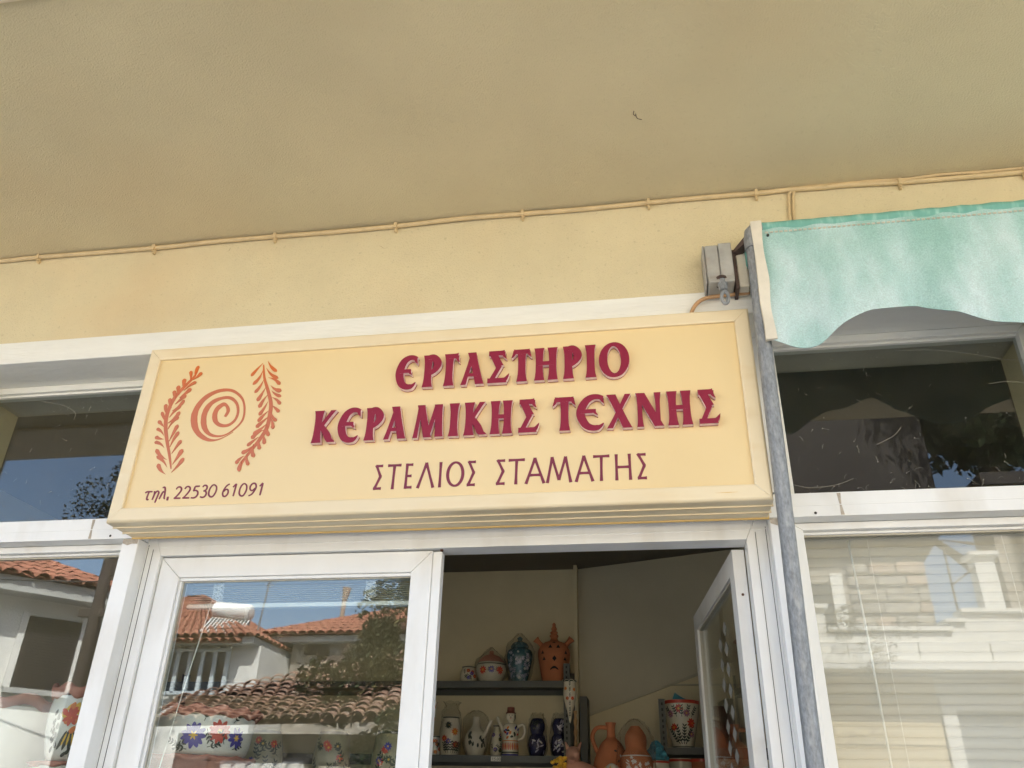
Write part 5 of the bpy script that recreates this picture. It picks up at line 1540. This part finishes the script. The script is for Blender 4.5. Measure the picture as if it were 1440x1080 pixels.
def barrel_slope(mb, p0, p1, p2, p3, rows, cols, r=None, m=0):
    """courses of half-round tiles between eave p0-p1 and ridge p3-p2"""
    p0, p1, p2, p3 = map(Vector, (p0, p1, p2, p3))
    nrm = (p1 - p0).cross(p3 - p0).normalized()
    if nrm.z < 0: nrm = -nrm
    def S(u, v_):
        return (p0 * (1 - u) + p1 * u) * (1 - v_) + (p3 * (1 - u) + p2 * u) * v_
    for j in range(rows):
        v0, v1 = j / rows - .02, (j + 1) / rows + .02
        for i in range(cols):
            rr = (p1 - p0).length / cols * .5
            ju = random.uniform(-.06, .06) / cols
            b = len(mb.v)
            for vv, k_, lift in ((v0, 1.0, .03), (v1, .82, 0.0)):
                cen = S((i + .5) / cols + ju, vv) + nrm * lift * rr * 2
                ex = (S((i + 1) / cols, vv) - S(i / cols, vv)) * .5
                for q in range(5):
                    a_ = math.pi * q / 4
                    mb.v.append(tuple(cen + ex * math.cos(a_) * k_ * -1.0 + nrm * rr * .75 * math.sin(a_) * k_))
            for q in range(4):
                mb.f.append([b + q, b + q + 1, b + 6 + q, b + 5 + q]); mb.m.append(m)
    b = len(mb.v)
    mb.v += [tuple(S(u, v_) - nrm * .02) for u, v_ in ((0, 0), (1, 0), (1, 1), (0, 1))]
    mb.f.append([b, b + 1, b + 2, b + 3]); mb.m.append(m)

def crown(name, mats, parent, c, rad, n, size, seed, lobes=9, squash=1.0):
    rnd = random.Random(seed)
    a = MB()
    L = [(Vector((rnd.gauss(0, .5), rnd.gauss(0, .5), rnd.gauss(0, .5) * squash)), rnd.uniform(.3, .55)) for _ in range(lobes)]
    for k in range(n):
        ctr, lr = rnd.choice(L)
        d = Vector((rnd.gauss(0, 1), rnd.gauss(0, 1), rnd.gauss(0, 1))).normalized() * lr * rnd.uniform(.35, 1) ** .5
        p = Vector(c) + (ctr + d) * rad
        s = size * rnd.uniform(.5, 1.3)
        u = Vector((rnd.gauss(0, 1), rnd.gauss(0, 1), rnd.gauss(0, 1))).normalized()
        w_ = u.orthogonal().normalized() * .45
        a.add([tuple(p - u * s), tuple(p + w_ * s), tuple(p + u * s), tuple(p - w_ * s)], [(0, 1, 2, 3)], rnd.randrange(len(mats)))
    return a.build(name, mats, parent)

def tree(label, base, h, rad, n, size, seed, mats=('pine', 'leaf2'), group=None, name='tree', squash=1.3, lean=0.0, lobes=9):
    t = root(name, base, label, 'tree', group)
    b = Vector(base)
    a = MB()
    top = b + Vector((lean, 0, h))
    a.tube([tuple(b), tuple(b + (top - b) * .5 + Vector((.05, .03, 0))), tuple(top)], [h * .035, h * .024, h * .008], 10)
    rnd = random.Random(seed + 1)
    for k in range(7):
        s_ = b + (top - b) * rnd.uniform(.45, .9)
        e = s_ + Vector((rnd.uniform(-1, 1), rnd.uniform(-1, 1), rnd.uniform(.2, .9))) * rad * .8
        a.tube([tuple(s_), tuple((s_ + e) / 2 + Vector((0, 0, .05))), tuple(e)], [h * .014, h * .009, h * .003], 6)
    a.build('trunk', 'bark', t, smooth=True)
    crown('crown', list(mats), t, (top.x, top.y, top.z - rad * .35), rad, n, size, seed, squash=squash, lobes=lobes)
    return t

# --- whitewashed house on the left, seen cornerwise
H = root('white_house', (-8.35, -9.15, 0), 'whitewashed house with hipped tile roof and brown shutter across the street', 'house')
F = frame_at(-8.35, -9.15, math.atan2(1.0, -0.91))     # local x runs left along the front, local y points away from the street
def hb(name, boxes, m, parent=None, bevel=0):
    a = MB()
    for bx in boxes: a.box(*bx)
    return tx(a, F).build(name, m, parent or H, bevel=bevel)
hb('wall', [(0, 4.6, 0, 4.5, 0, 4.42)], 'whitewash')
hb('eave_board', [(-.35, 4.95, -.40, 4.9, 4.42, 4.62)], 'eave')
a = MB()
e0, e1, e2, e3 = (-.4, -.45, 4.64), (5.0, -.45, 4.64), (5.0, 4.95, 4.64), (-.4, 4.95, 4.64)
r0, r1 = (2.1, 2.2, 5.75), (2.6, 2.2, 5.75)
barrel_slope(a, e0, e1, r1, r0, 10, 26); barrel_slope(a, e3, e0, r0, r0, 10, 26); barrel_slope(a, e1, e2, r1, r1, 8, 20); barrel_slope(a, e2, e3, r0, r1, 8, 20)
tx(a, F).build('roof_tiles', 'tile', H)['kind'] = 'stuff'
sh = hb('shutter', [(.18, .88, -.06, -.001, 3.20, 4.18)], 'shutter')
sl = MB()
for k in range(24): sl.box(.22, .84, -.075, -.061, 3.24 + k * .038, 3.262 + k * .038)
tx(sl, F).build('louvres', 'shutter', sh)
hb('sill', [(.10, .96, -.14, -.001, 3.12, 3.19)], 'eave')
hb('window_surround', [(.08, .17, -.05, -.001, 3.2, 4.24), (.89, .98, -.05, -.001, 3.2, 4.24)], 'whitewash')
for k, (x_, z_, w_) in enumerate(((1.55, 4.05, .5), (1.75, 3.6, .4), (1.5, 3.2, .45), (1.9, 2.8, .4), (1.62, 2.5, .5), (2.3, 3.8, .45), (2.2, 3.1, .5))):
    hb('quoin_stone', [(x_, x_ + w_, -.03, -.001, z_, z_ + .16)], 'stone')
# --- utility pole and wires
up = root('utility_pole', (-7.49, -7.94, 0), 'dark wooden utility pole in front of the white house', 'pole')
a = MB(); a.tube([(-7.49, -7.94, 0), (-7.49, -7.94, 8.5)], [.09, .07], 14); a.build('shaft', 'bark', up, smooth=True)
a = MB(); a.box(-7.72, -7.26, -7.99, -7.89, 4.02, 4.12); a.build('crossarm', 'bark', up)
wires = [((-7.49, -7.94, 4.5), (-13, -4.5, 4.7), .25), ((-7.49, -7.94, 4.4), (-10.2, -13.5, 5.3), .2), ((-7.49, -7.94, 6.9), (-3.0, -13.5, 6.9), .3), ((-7.49, -7.94, 7.2), (-20, -7.2, 6.4), .5), ((-7.49, -7.94, 4.6), (2.0, -6.4, 4.9), .4), ((3.1, -9.5, 5.6), (9, -9.2, 5.0), .2), ((3.3, -10, 5.9), (6.2, -8.6, 4.9), .15)]
wl = ['overhead wire running left from the utility pole', 'overhead wire from the pole towards the railed house', 'high wire from the pole to the right across the sky', 'highest wire running far left from the pole', 'wire from the pole across to the parapet house', 'thin wire crossing the sky beside the white chimney', 'second thin wire crossing beside the white chimney']
for (p_, q_, sag), lb in zip(wires, wl):
    o = root('overhead_wire', p_, lb, 'wire', 'overhead wires')
    a = MB(); a.tube([tuple(Vector(p_).lerp(Vector(q_), k / 16) - Vector((0, 0, sag * 4 * (k / 16) * (1 - k / 16)))) for k in range(17)], .011, 5); a.build('strand', 'gasket', o)
# --- house with a glazed balcony, solar heater on its roof
H2 = root('railed_house', (-10.2, -15.0, 0), 'pale house with glazed upper gallery and hipped tile roof', 'house')
def part(parent, name, boxes, m, bevel=0):
    a = MB()
    for bx in boxes: a.box(*bx)
    return a.build(name, m, parent, bevel=bevel)
part(H2, 'wall', [(-13.5, -8.45, -19.5, -15.0, 0, 5.0)], 'whitewash')
wn = part(H2, 'gallery_glass', [(-13.0, -9.12, -14.995, -14.96, 4.02, 4.97)], 'window')
for k in range(14):
    x_ = -9.14 - k * .29
    part(H2, 'mullion', [(x_ - .045, x_ + .045, -14.955, -14.90, 4.0, 4.98)], 'paleblue')
part(H2, 'rail', [(-13.0, -9.1, -14.9, -14.84, 3.98, 4.05)], 'paleblue')
part(H2, 'rail', [(-13.0, -9.1, -14.9, -14.84, 4.86, 4.92)], 'paleblue')
part(H2, 'eave_board', [(-13.9, -8.5, -19.9, -14.7, 5.0, 5.14)], 'eave')
a = MB()
e0, e1, e2, e3 = (-13.9, -14.65, 5.16), (-8.5, -14.65, 5.16), (-8.5, -19.9, 5.16), (-13.9, -19.9, 5.16)
r0, r1 = (-11.6, -17.0, 6.55), (-11.1, -17.0, 6.55)
barrel_slope(a, e0, e1, r1, r0, 9, 26); barrel_slope(a, e1, e2, r1, r1, 9, 24); barrel_slope(a, e3, e0, r0, r0, 8, 18); barrel_slope(a, e2, e3, r0, r1, 8, 18)
a.build('roof_tiles', 'tile', H2)['kind'] = 'stuff'
a = MB(); barrel_slope(a, (-13.3, -14.45, 4.99), (-8.75, -14.45, 4.99), (-8.75, -14.95, 5.12), (-13.3, -14.95, 5.12), 2, 22); a.build('canopy_tiles', 'tile', H2)['kind'] = 'stuff'
sh = root('solar_heater', (-9.5, -15.5, 5.3), 'white solar water tank with sloping collector on the railed house', 'heater')
a = MB()
a.tube([(-9.98, -15.55, 5.93), (-9.95, -15.55, 5.92), (-9.06, -15.40, 5.80), (-9.03, -15.40, 5.795)], [.13, .19, .19, .13], 20); a.build('tank', 'tank', sh, smooth='auto')
a = MB()
for x_ in (-9.85, -9.55, -9.2): a.tube([(x_, -15.5, 5.25), (x_, -15.5, 5.72)], .018, 6)
a.tube([(-10.0, -15.5, 5.66), (-9.95, -15.5, 5.6), (-10.12, -15.4, 5.35)], .015, 6)
a.build('stand', 'galv', sh)
a = MB()
a.hexa([(-9.95, -15.35, 5.66), (-8.98, -15.35, 5.56), (-8.85, -14.75, 5.12), (-9.85, -14.75, 5.22), (-9.95, -15.35, 5.70), (-8.98, -15.35, 5.60), (-8.85, -14.75, 5.16), (-9.85, -14.75, 5.26)])
a.build('collector', 'window', sh)
a = MB()
for k in range(12):
    t = (k + .5) / 12
    a.tube([(-9.95 + .97 * t, -15.35, 5.715 - .1 * t), (-9.85 + 1.0 * t, -14.75, 5.275 - .1 * t)], .016, 6)
a.build('collector_tube', 'tank', sh)
an = root('antenna', (-9.05, -15.9, 4.9), 'thin television aerial mast beside the solar tank', 'antenna')
a = MB(); a.tube([(-9.1, -15.9, 4.9), (-8.93, -15.9, 6.75)], .022, 6); a.build('mast', 'galv', an)
a = MB()
a.tube([(-9.0, -15.9, 6.55), (-8.6, -15.7, 6.85)], .012, 5)
for k in range(7): a.tube([(-9.0 + .06 * k - .08, -15.9 + .03 * k, 6.55 + .045 * k + .12), (-9.0 + .06 * k + .08, -15.9 + .03 * k, 6.55 + .045 * k - .12)], .009, 5)
a.build('aerial', 'galv', an)
# --- stone house right of it
H3 = root('stone_house', (-7.2, -17.2, 0), 'rubble stone house with bright orange hipped roof', 'house')
part(H3, 'wall', [(-8.4, -3.0, -21, -16.5, 0, 5.32)], 'stone')
part(H3, 'eave_board', [(-9.0, -2.6, -21.4, -16.2, 5.32, 5.46)], 'eave')
a = MB()
e0, e1, e2, e3 = (-9.2, -16.1, 5.48), (-2.5, -16.1, 5.48), (-2.5, -21.5, 5.48), (-9.2, -21.5, 5.48)
r0, r1 = (-6.6, -18.8, 6.62), (-5.0, -18.8, 6.62)
barrel_slope(a, e0, e1, r1, r0, 9, 30); barrel_slope(a, e3, e0, r0, r0, 9, 22)
barrel_slope(a, e1, e2, r1, r1, 8, 20); barrel_slope(a, e2, e3, r0, r1, 8, 20)
a.build('roof_tiles', 'tile', H3)['kind'] = 'stuff'
for k in range(60):
    x_, z_ = random.uniform(-8.3, -5.0), random.uniform(3.6, 5.2)
    part(H3, 'stone', [(x_, x_ + random.uniform(.18, .4), -16.5 + .0, -16.5 + random.uniform(.03, .06), z_, z_ + random.uniform(.1, .18))], 'ashlar' if k % 3 else 'bark', bevel=.02)
a = MB(); a.tube([(-7.83, -17.9, 6.0), (-7.80, -17.9, 6.65), (-7.76, -17.9, 7.0)], [.06, .06, .12], 10); a.build('flue', 'ashlar', H3)
# --- low shed with an old sagging tile roof, every tile laid singly
H4 = root('low_shed', (-4.5, -7.2, 0), 'low rubble shed with sagging lichened tile roof', 'shed')
part(H4, 'wall', [(-5.5, -1.9, -10.4, -7.2, 0, 2.5)], 'stone')
for k in range(70):
    x_, z_ = random.uniform(-5.45, -2.2), random.uniform(1.4, 2.4)
    part(H4, 'stone', [(x_, x_ + random.uniform(.12, .38), -7.2, -7.2 + random.uniform(.03, .08), z_, z_ + random.uniform(.08, .2))], random.choice(('ashlar', 'stone', 'bark')), bevel=.02)
a = MB(); a.box(-4.9, -3.9, -7.2, -7.12, 1.75, 2.22); a.box(-4.75, -3.6, -7.2, -7.10, 1.5, 1.8); a.build('plaster_patch', 'whitewash', H4, bevel=.03)
rf = MB()
p0, p1, p2, p3 = map(Vector, ((-5.75, -6.85, 2.58), (-2.2, -6.85, 2.66), (-2.8, -10.4, 4.2), (-7.4, -10.4, 3.32)))
def S4(u, v_): return (p0 * (1 - u) + p1 * u) * (1 - v_) + (p3 * (1 - u) + p2 * u) * v_ - Vector((0, 0, .10 * math.sin(math.pi * u) * math.sin(math.pi * v_)))
G = 10
for j in range(G + 1):
    for i in range(G + 1): rf.v.append(tuple(S4(i / G, j / G) - Vector((0, 0, .05))))
for j in range(G):
    for i in range(G): rf.f.append([j * (G + 1) + i, j * (G + 1) + i + 1, (j + 1) * (G + 1) + i + 1, (j + 1) * (G + 1) + i]); rf.m.append(0)
roof4 = rf.build('roof', 'oldtile', H4)
tl = MB()
for e, rr in ((-.2, .105), (.22, .085)):
    for q in range(7):
        a_ = math.pi * q / 6
        tl.v.append((rr * math.cos(a_), e, rr * .8 * math.sin(a_)))
    for q in range(7):
        a_ = math.pi * q / 6
        tl.v.append(((rr - .014) * math.cos(a_), e, (rr - .014) * .8 * math.sin(a_)))
for q in range(6):
    tl.f += [[q, q + 1, 15 + q, 14 + q], [7 + q + 1, 7 + q, 21 + q, 22 + q], [q + 1, q, 7 + q, 8 + q], [14 + q, 15 + q, 22 + q, 21 + q]]
    tl.m += [0, 0, 0, 0]
o4 = Vector(ORG[H4.name])
tl.v = [tuple(Vector(p_) + o4) for p_ in tl.v]
tile0 = tl.build('tile', 'oldtile', roof4)
for n_ in M['oldtile'].node_tree.nodes:
    if n_.type == 'MAPPING':
        oi = M['oldtile'].node_tree.nodes.new('ShaderNodeObjectInfo')
        vm = M['oldtile'].node_tree.nodes.new('ShaderNodeVectorMath'); vm.operation = 'SCALE'; vm.inputs[0].default_value = (40, 23, 11)
        M['oldtile'].node_tree.links.new(oi.outputs['Random'], vm.inputs['Scale'])
        M['oldtile'].node_tree.links.new(vm.outputs[0], n_.inputs['Location'])
first = True
for j in range(13):
    for i in range(22):
        u, v_ = (i + .5) / 22, (j + .35) / 13
        P_ = S4(u, v_); T = (S4(u, min(1, v_ + .03)) - S4(u, v_ - .03)); E_ = S4(u + .02, v_) - S4(u - .02, v_)
        y_ = -T.normalized(); x_ = (E_ - T * (E_.dot(T) / T.dot(T))).normalized(); z_ = x_.cross(-y_)
        if z_.z < 0: z_ = -z_; x_ = -x_
        up_ = -y_
        mtx = Matrix((x_, up_, z_)).transposed()
        sx_ = (S4(u + .5 / 22, v_) - S4(u - .5 / 22, v_)).length / .205
        o_ = tile0 if first else inst(tile0, roof4)
        first = False
        o_.location = P_ - o4 + Vector((random.uniform(-.012, .012), 0, random.uniform(-.006, .02)))
        e_ = mtx.to_euler()
        o_.rotation_euler = (e_.x - .075, e_.y + random.uniform(-.06, .06), e_.z + random.uniform(-.07, .07))
        o_.scale = (sx_, .82, sx_ * .8)
# --- vegetation
tree('dark pine rising at the right end of the orange roof', (-5.1, -15.4, 0), 6.9, .85, 7000, .05, 11, ('pine', 'leaf2', 'dryleaf'), 'trees across the street')
tree('leafy tree with thin branches behind the white house', (-10.1, -11.6, 0), 7.7, .9, 2600, .04, 23, ('leaf2', 'pine'), 'trees across the street')
tree('tall dark tree added behind the stone tower to hide sky from the transom', (6.6, -14.0, 0), 11.0, 2.9, 26000, .13, 31, ('pine', 'leaf'), 'trees across the street', squash=.42, lobes=22)  # added crown covers the sky reflected in the right transom
tree('spreading dark tree left of the stone tower', (0.3, -15.0, 0), 9.0, 2.6, 7000, .16, 37, ('pine', 'leaf'), 'trees across the street')
bs = root('wild_bush', (-3.7, -8.6, 2.9), 'dry green bush overgrowing the shed roof', 'bush')
crown('foliage', ['dryleaf', 'pine', 'leaf2'], bs, (-3.55, -8.6, 3.3), .75, 5000, .05, 5, lobes=12, squash=.8)
a = MB()
for k in range(10): a.tube([(-3.6 + random.uniform(-.2, .2), -8.6, 2.8), (-3.6 + random.uniform(-.6, .6), -8.6 + random.uniform(-.3, .3), 3.6)], [.015, .004], 5)
a.build('stems', 'bark', bs)
bs = root('creeper', (-2.7, -7.3, 1.4), 'dark creeper hanging over the shed wall', 'creeper')
crown('foliage', ['pine', 'dryleaf', 'leaf'], bs, (-2.75, -7.0, 2.15), .62, 3500, .045, 8, lobes=12)
# --- parapet house on the right
H5 = root('parapet_house', (2.6, -6.94, 0), 'white single-storey house with stepped parapet and beige boarded front', 'house')
F5 = frame_at(1.6, -6.94, R(-5))
def p5(name, boxes, m, bevel=0, parent=None):
    a = MB()
    for bx in boxes: a.box(*bx)
    return tx(a, F5).build(name, m, parent or H5, bevel=bevel)
# local x from 1.6 m mark, local y: 0 at the parapet face, negative is away from the street
p5('wall_core', [(-2.4, 5.4, -4.5, -.34, 0, 3.10)], 'whitewash')
for k in range(13):
    p5('cladding_board', [(-2.4, 1.28, -.34, -.30, .20 + k * .225, .20 + k * .225 + .215)], 'beige', .006)
    p5('cladding_board', [(2.55, 5.4, -.34, -.30, .20 + k * .225, .20 + k * .225 + .215)], 'beige', .006)
dr = p5('door', [(1.44, 2.40, -.34, -.31, .05, 2.78)], 'door_grey')
p5('door_frame', [(1.29, 1.435, -.34, -.26, .05, 2.92), (2.405, 2.545, -.34, -.26, .05, 2.92), (1.4355, 2.4045, -.34, -.26, 2.785, 2.92)], 'whitewash', .01)
p5('cornice', [(-2.6, 5.6, -4.7, .04, 3.13, 3.235)], 'whitewash', .01)
for k in range(11):
    p5('parapet_panel', [(-2.5 + k * .72, -2.5 + k * .72 + .70, -.18, -.02, 3.236, 3.42)], 'whitewash', .008)
p5('parapet', [(-2.5, 5.5, -.20, -.045, 3.236, 3.53), (-2.5, .20, -.20, -.045, 3.5305, 3.76), (1.62, 5.5, -.20, -.045, 3.5305, 3.72), (1.48, 1.6195, -.20, -.045, 3.5305, 3.62)], 'whitewash')
p5('coping', [(.2, 1.48, -.24, -.0, 3.532, 3.575), (-2.5, .24, -.24, -.0, 3.761, 3.81), (1.60, 5.5, -.24, -.0, 3.721, 3.77), (1.42, 1.63, -.24, -.0, 3.621, 3.66)], 'whitewash', .006)
ch = root('white_chimney', (4.3, -9.0, 3.3), 'square white chimney with a flat cap on the parapet house', 'chimney')
a = MB(); a.box(4.12, 4.36, -9.2, -8.96, 3.1, 4.86); a.build('stack', 'whitewash', ch)
a = MB(); a.box(4.06, 4.42, -9.26, -8.90, 4.861, 4.91); a.build('cap', 'whitewash', ch)
fp = root('pipe_frame', (3.85, -9.0, 3.3), 'thin steel pipe frame standing beside the white chimney', 'frame')
a = MB(); a.tube([(3.80, -9.0, 3.2), (3.80, -9.0, 5.1), (4.2, -9.05, 5.05)], .018, 6); a.tube([(3.80, -9.0, 4.5), (4.12, -9.0, 4.72)], .014, 6); a.build('tube', 'bark', fp)
wd = root('parapet_weeds', (2.2, -6.9, 3.53), 'weeds trailing over the lower parapet', 'weeds')
crown('foliage', ['leaf2', 'dryleaf'], wd, (2.15, -6.85, 3.42), .36, 1500, .016, 9, lobes=10)
# --- tall buildings behind it
H6 = root('stone_tower', (3.0, -13.2, 0), 'tall old house of pinkish squared stone with a flared eave', 'house')
part(H6, 'wall', [(1.2, 4.75, -18, -13.0, 0, 5.95)], 'stone')
for r_ in range(6):
    xx = 3.42
    z_ = 4.55 + r_ * .235
    while xx < 4.7:
        w_ = random.uniform(.28, .62)
        part(H6, 'stone_block', [(xx, min(xx + w_ - .03, 4.74), -13.0, -12.95 + random.uniform(0, .05), z_ + random.uniform(0, .02), z_ + .215 - random.uniform(0, .03))], random.choice(('ashlar', 'stone', 'stone')), .03)
        xx += w_
part(H6, 'window', [(1.7, 3.1, -13.0, -12.96, 3.6, 5.6)], 'window')
part(H6, 'window_frame', [(3.12, 3.32, -13.0, -12.92, 3.6, 5.75)], 'whitewash')
a = MB(); a.hexa([(1.1, -13.02, 5.95), (4.78, -13.02, 5.95), (4.78, -17.9, 5.95), (1.1, -17.9, 5.95), (.6, -12.4, 6.65), (5.25, -12.4, 6.65), (5.25, -18.4, 6.65), (.6, -18.4, 6.65)]); a.build('flared_eave', 'shutter', H6)
part(H6, 'upper_wall', [(.7, 5.1, -18.3, -12.6, 6.651, 9.9)], 'shutter')  # storey added and eave coloured dark to dim the right transom's reflection
H7 = root('far_house', (7.0, -11.6, 0), 'brown stone house at the far right across the street', 'house')
part(H7, 'wall', [(5.3, 10, -12.0, -11.2, 0, 6.6)], 'stone')
for z_ in (4.3, 5.6):
    for x_ in (5.9, 7.2):
        w_ = part(H7, 'window', [(x_, x_ + .7, -11.2, -11.16, z_, z_ + .95)], 'window')
        part(H7, 'window_frame', [(x_ - .08, x_ - .001, -11.2, -11.13, z_ - .05, z_ + 1.0), (x_ + .701, x_ + .78, -11.2, -11.13, z_ - .05, z_ + 1.0)], 'whitewash')
part(H7, 'cornice', [(5.25, 10.2, -12.1, -11.0, 6.601, 6.8)], 'shutter')
a = MB(); a.tube([(5.62, -11.1, 0), (5.62, -11.1, 6.6)], .05, 8); a.build('downpipe', 'bark', H7)
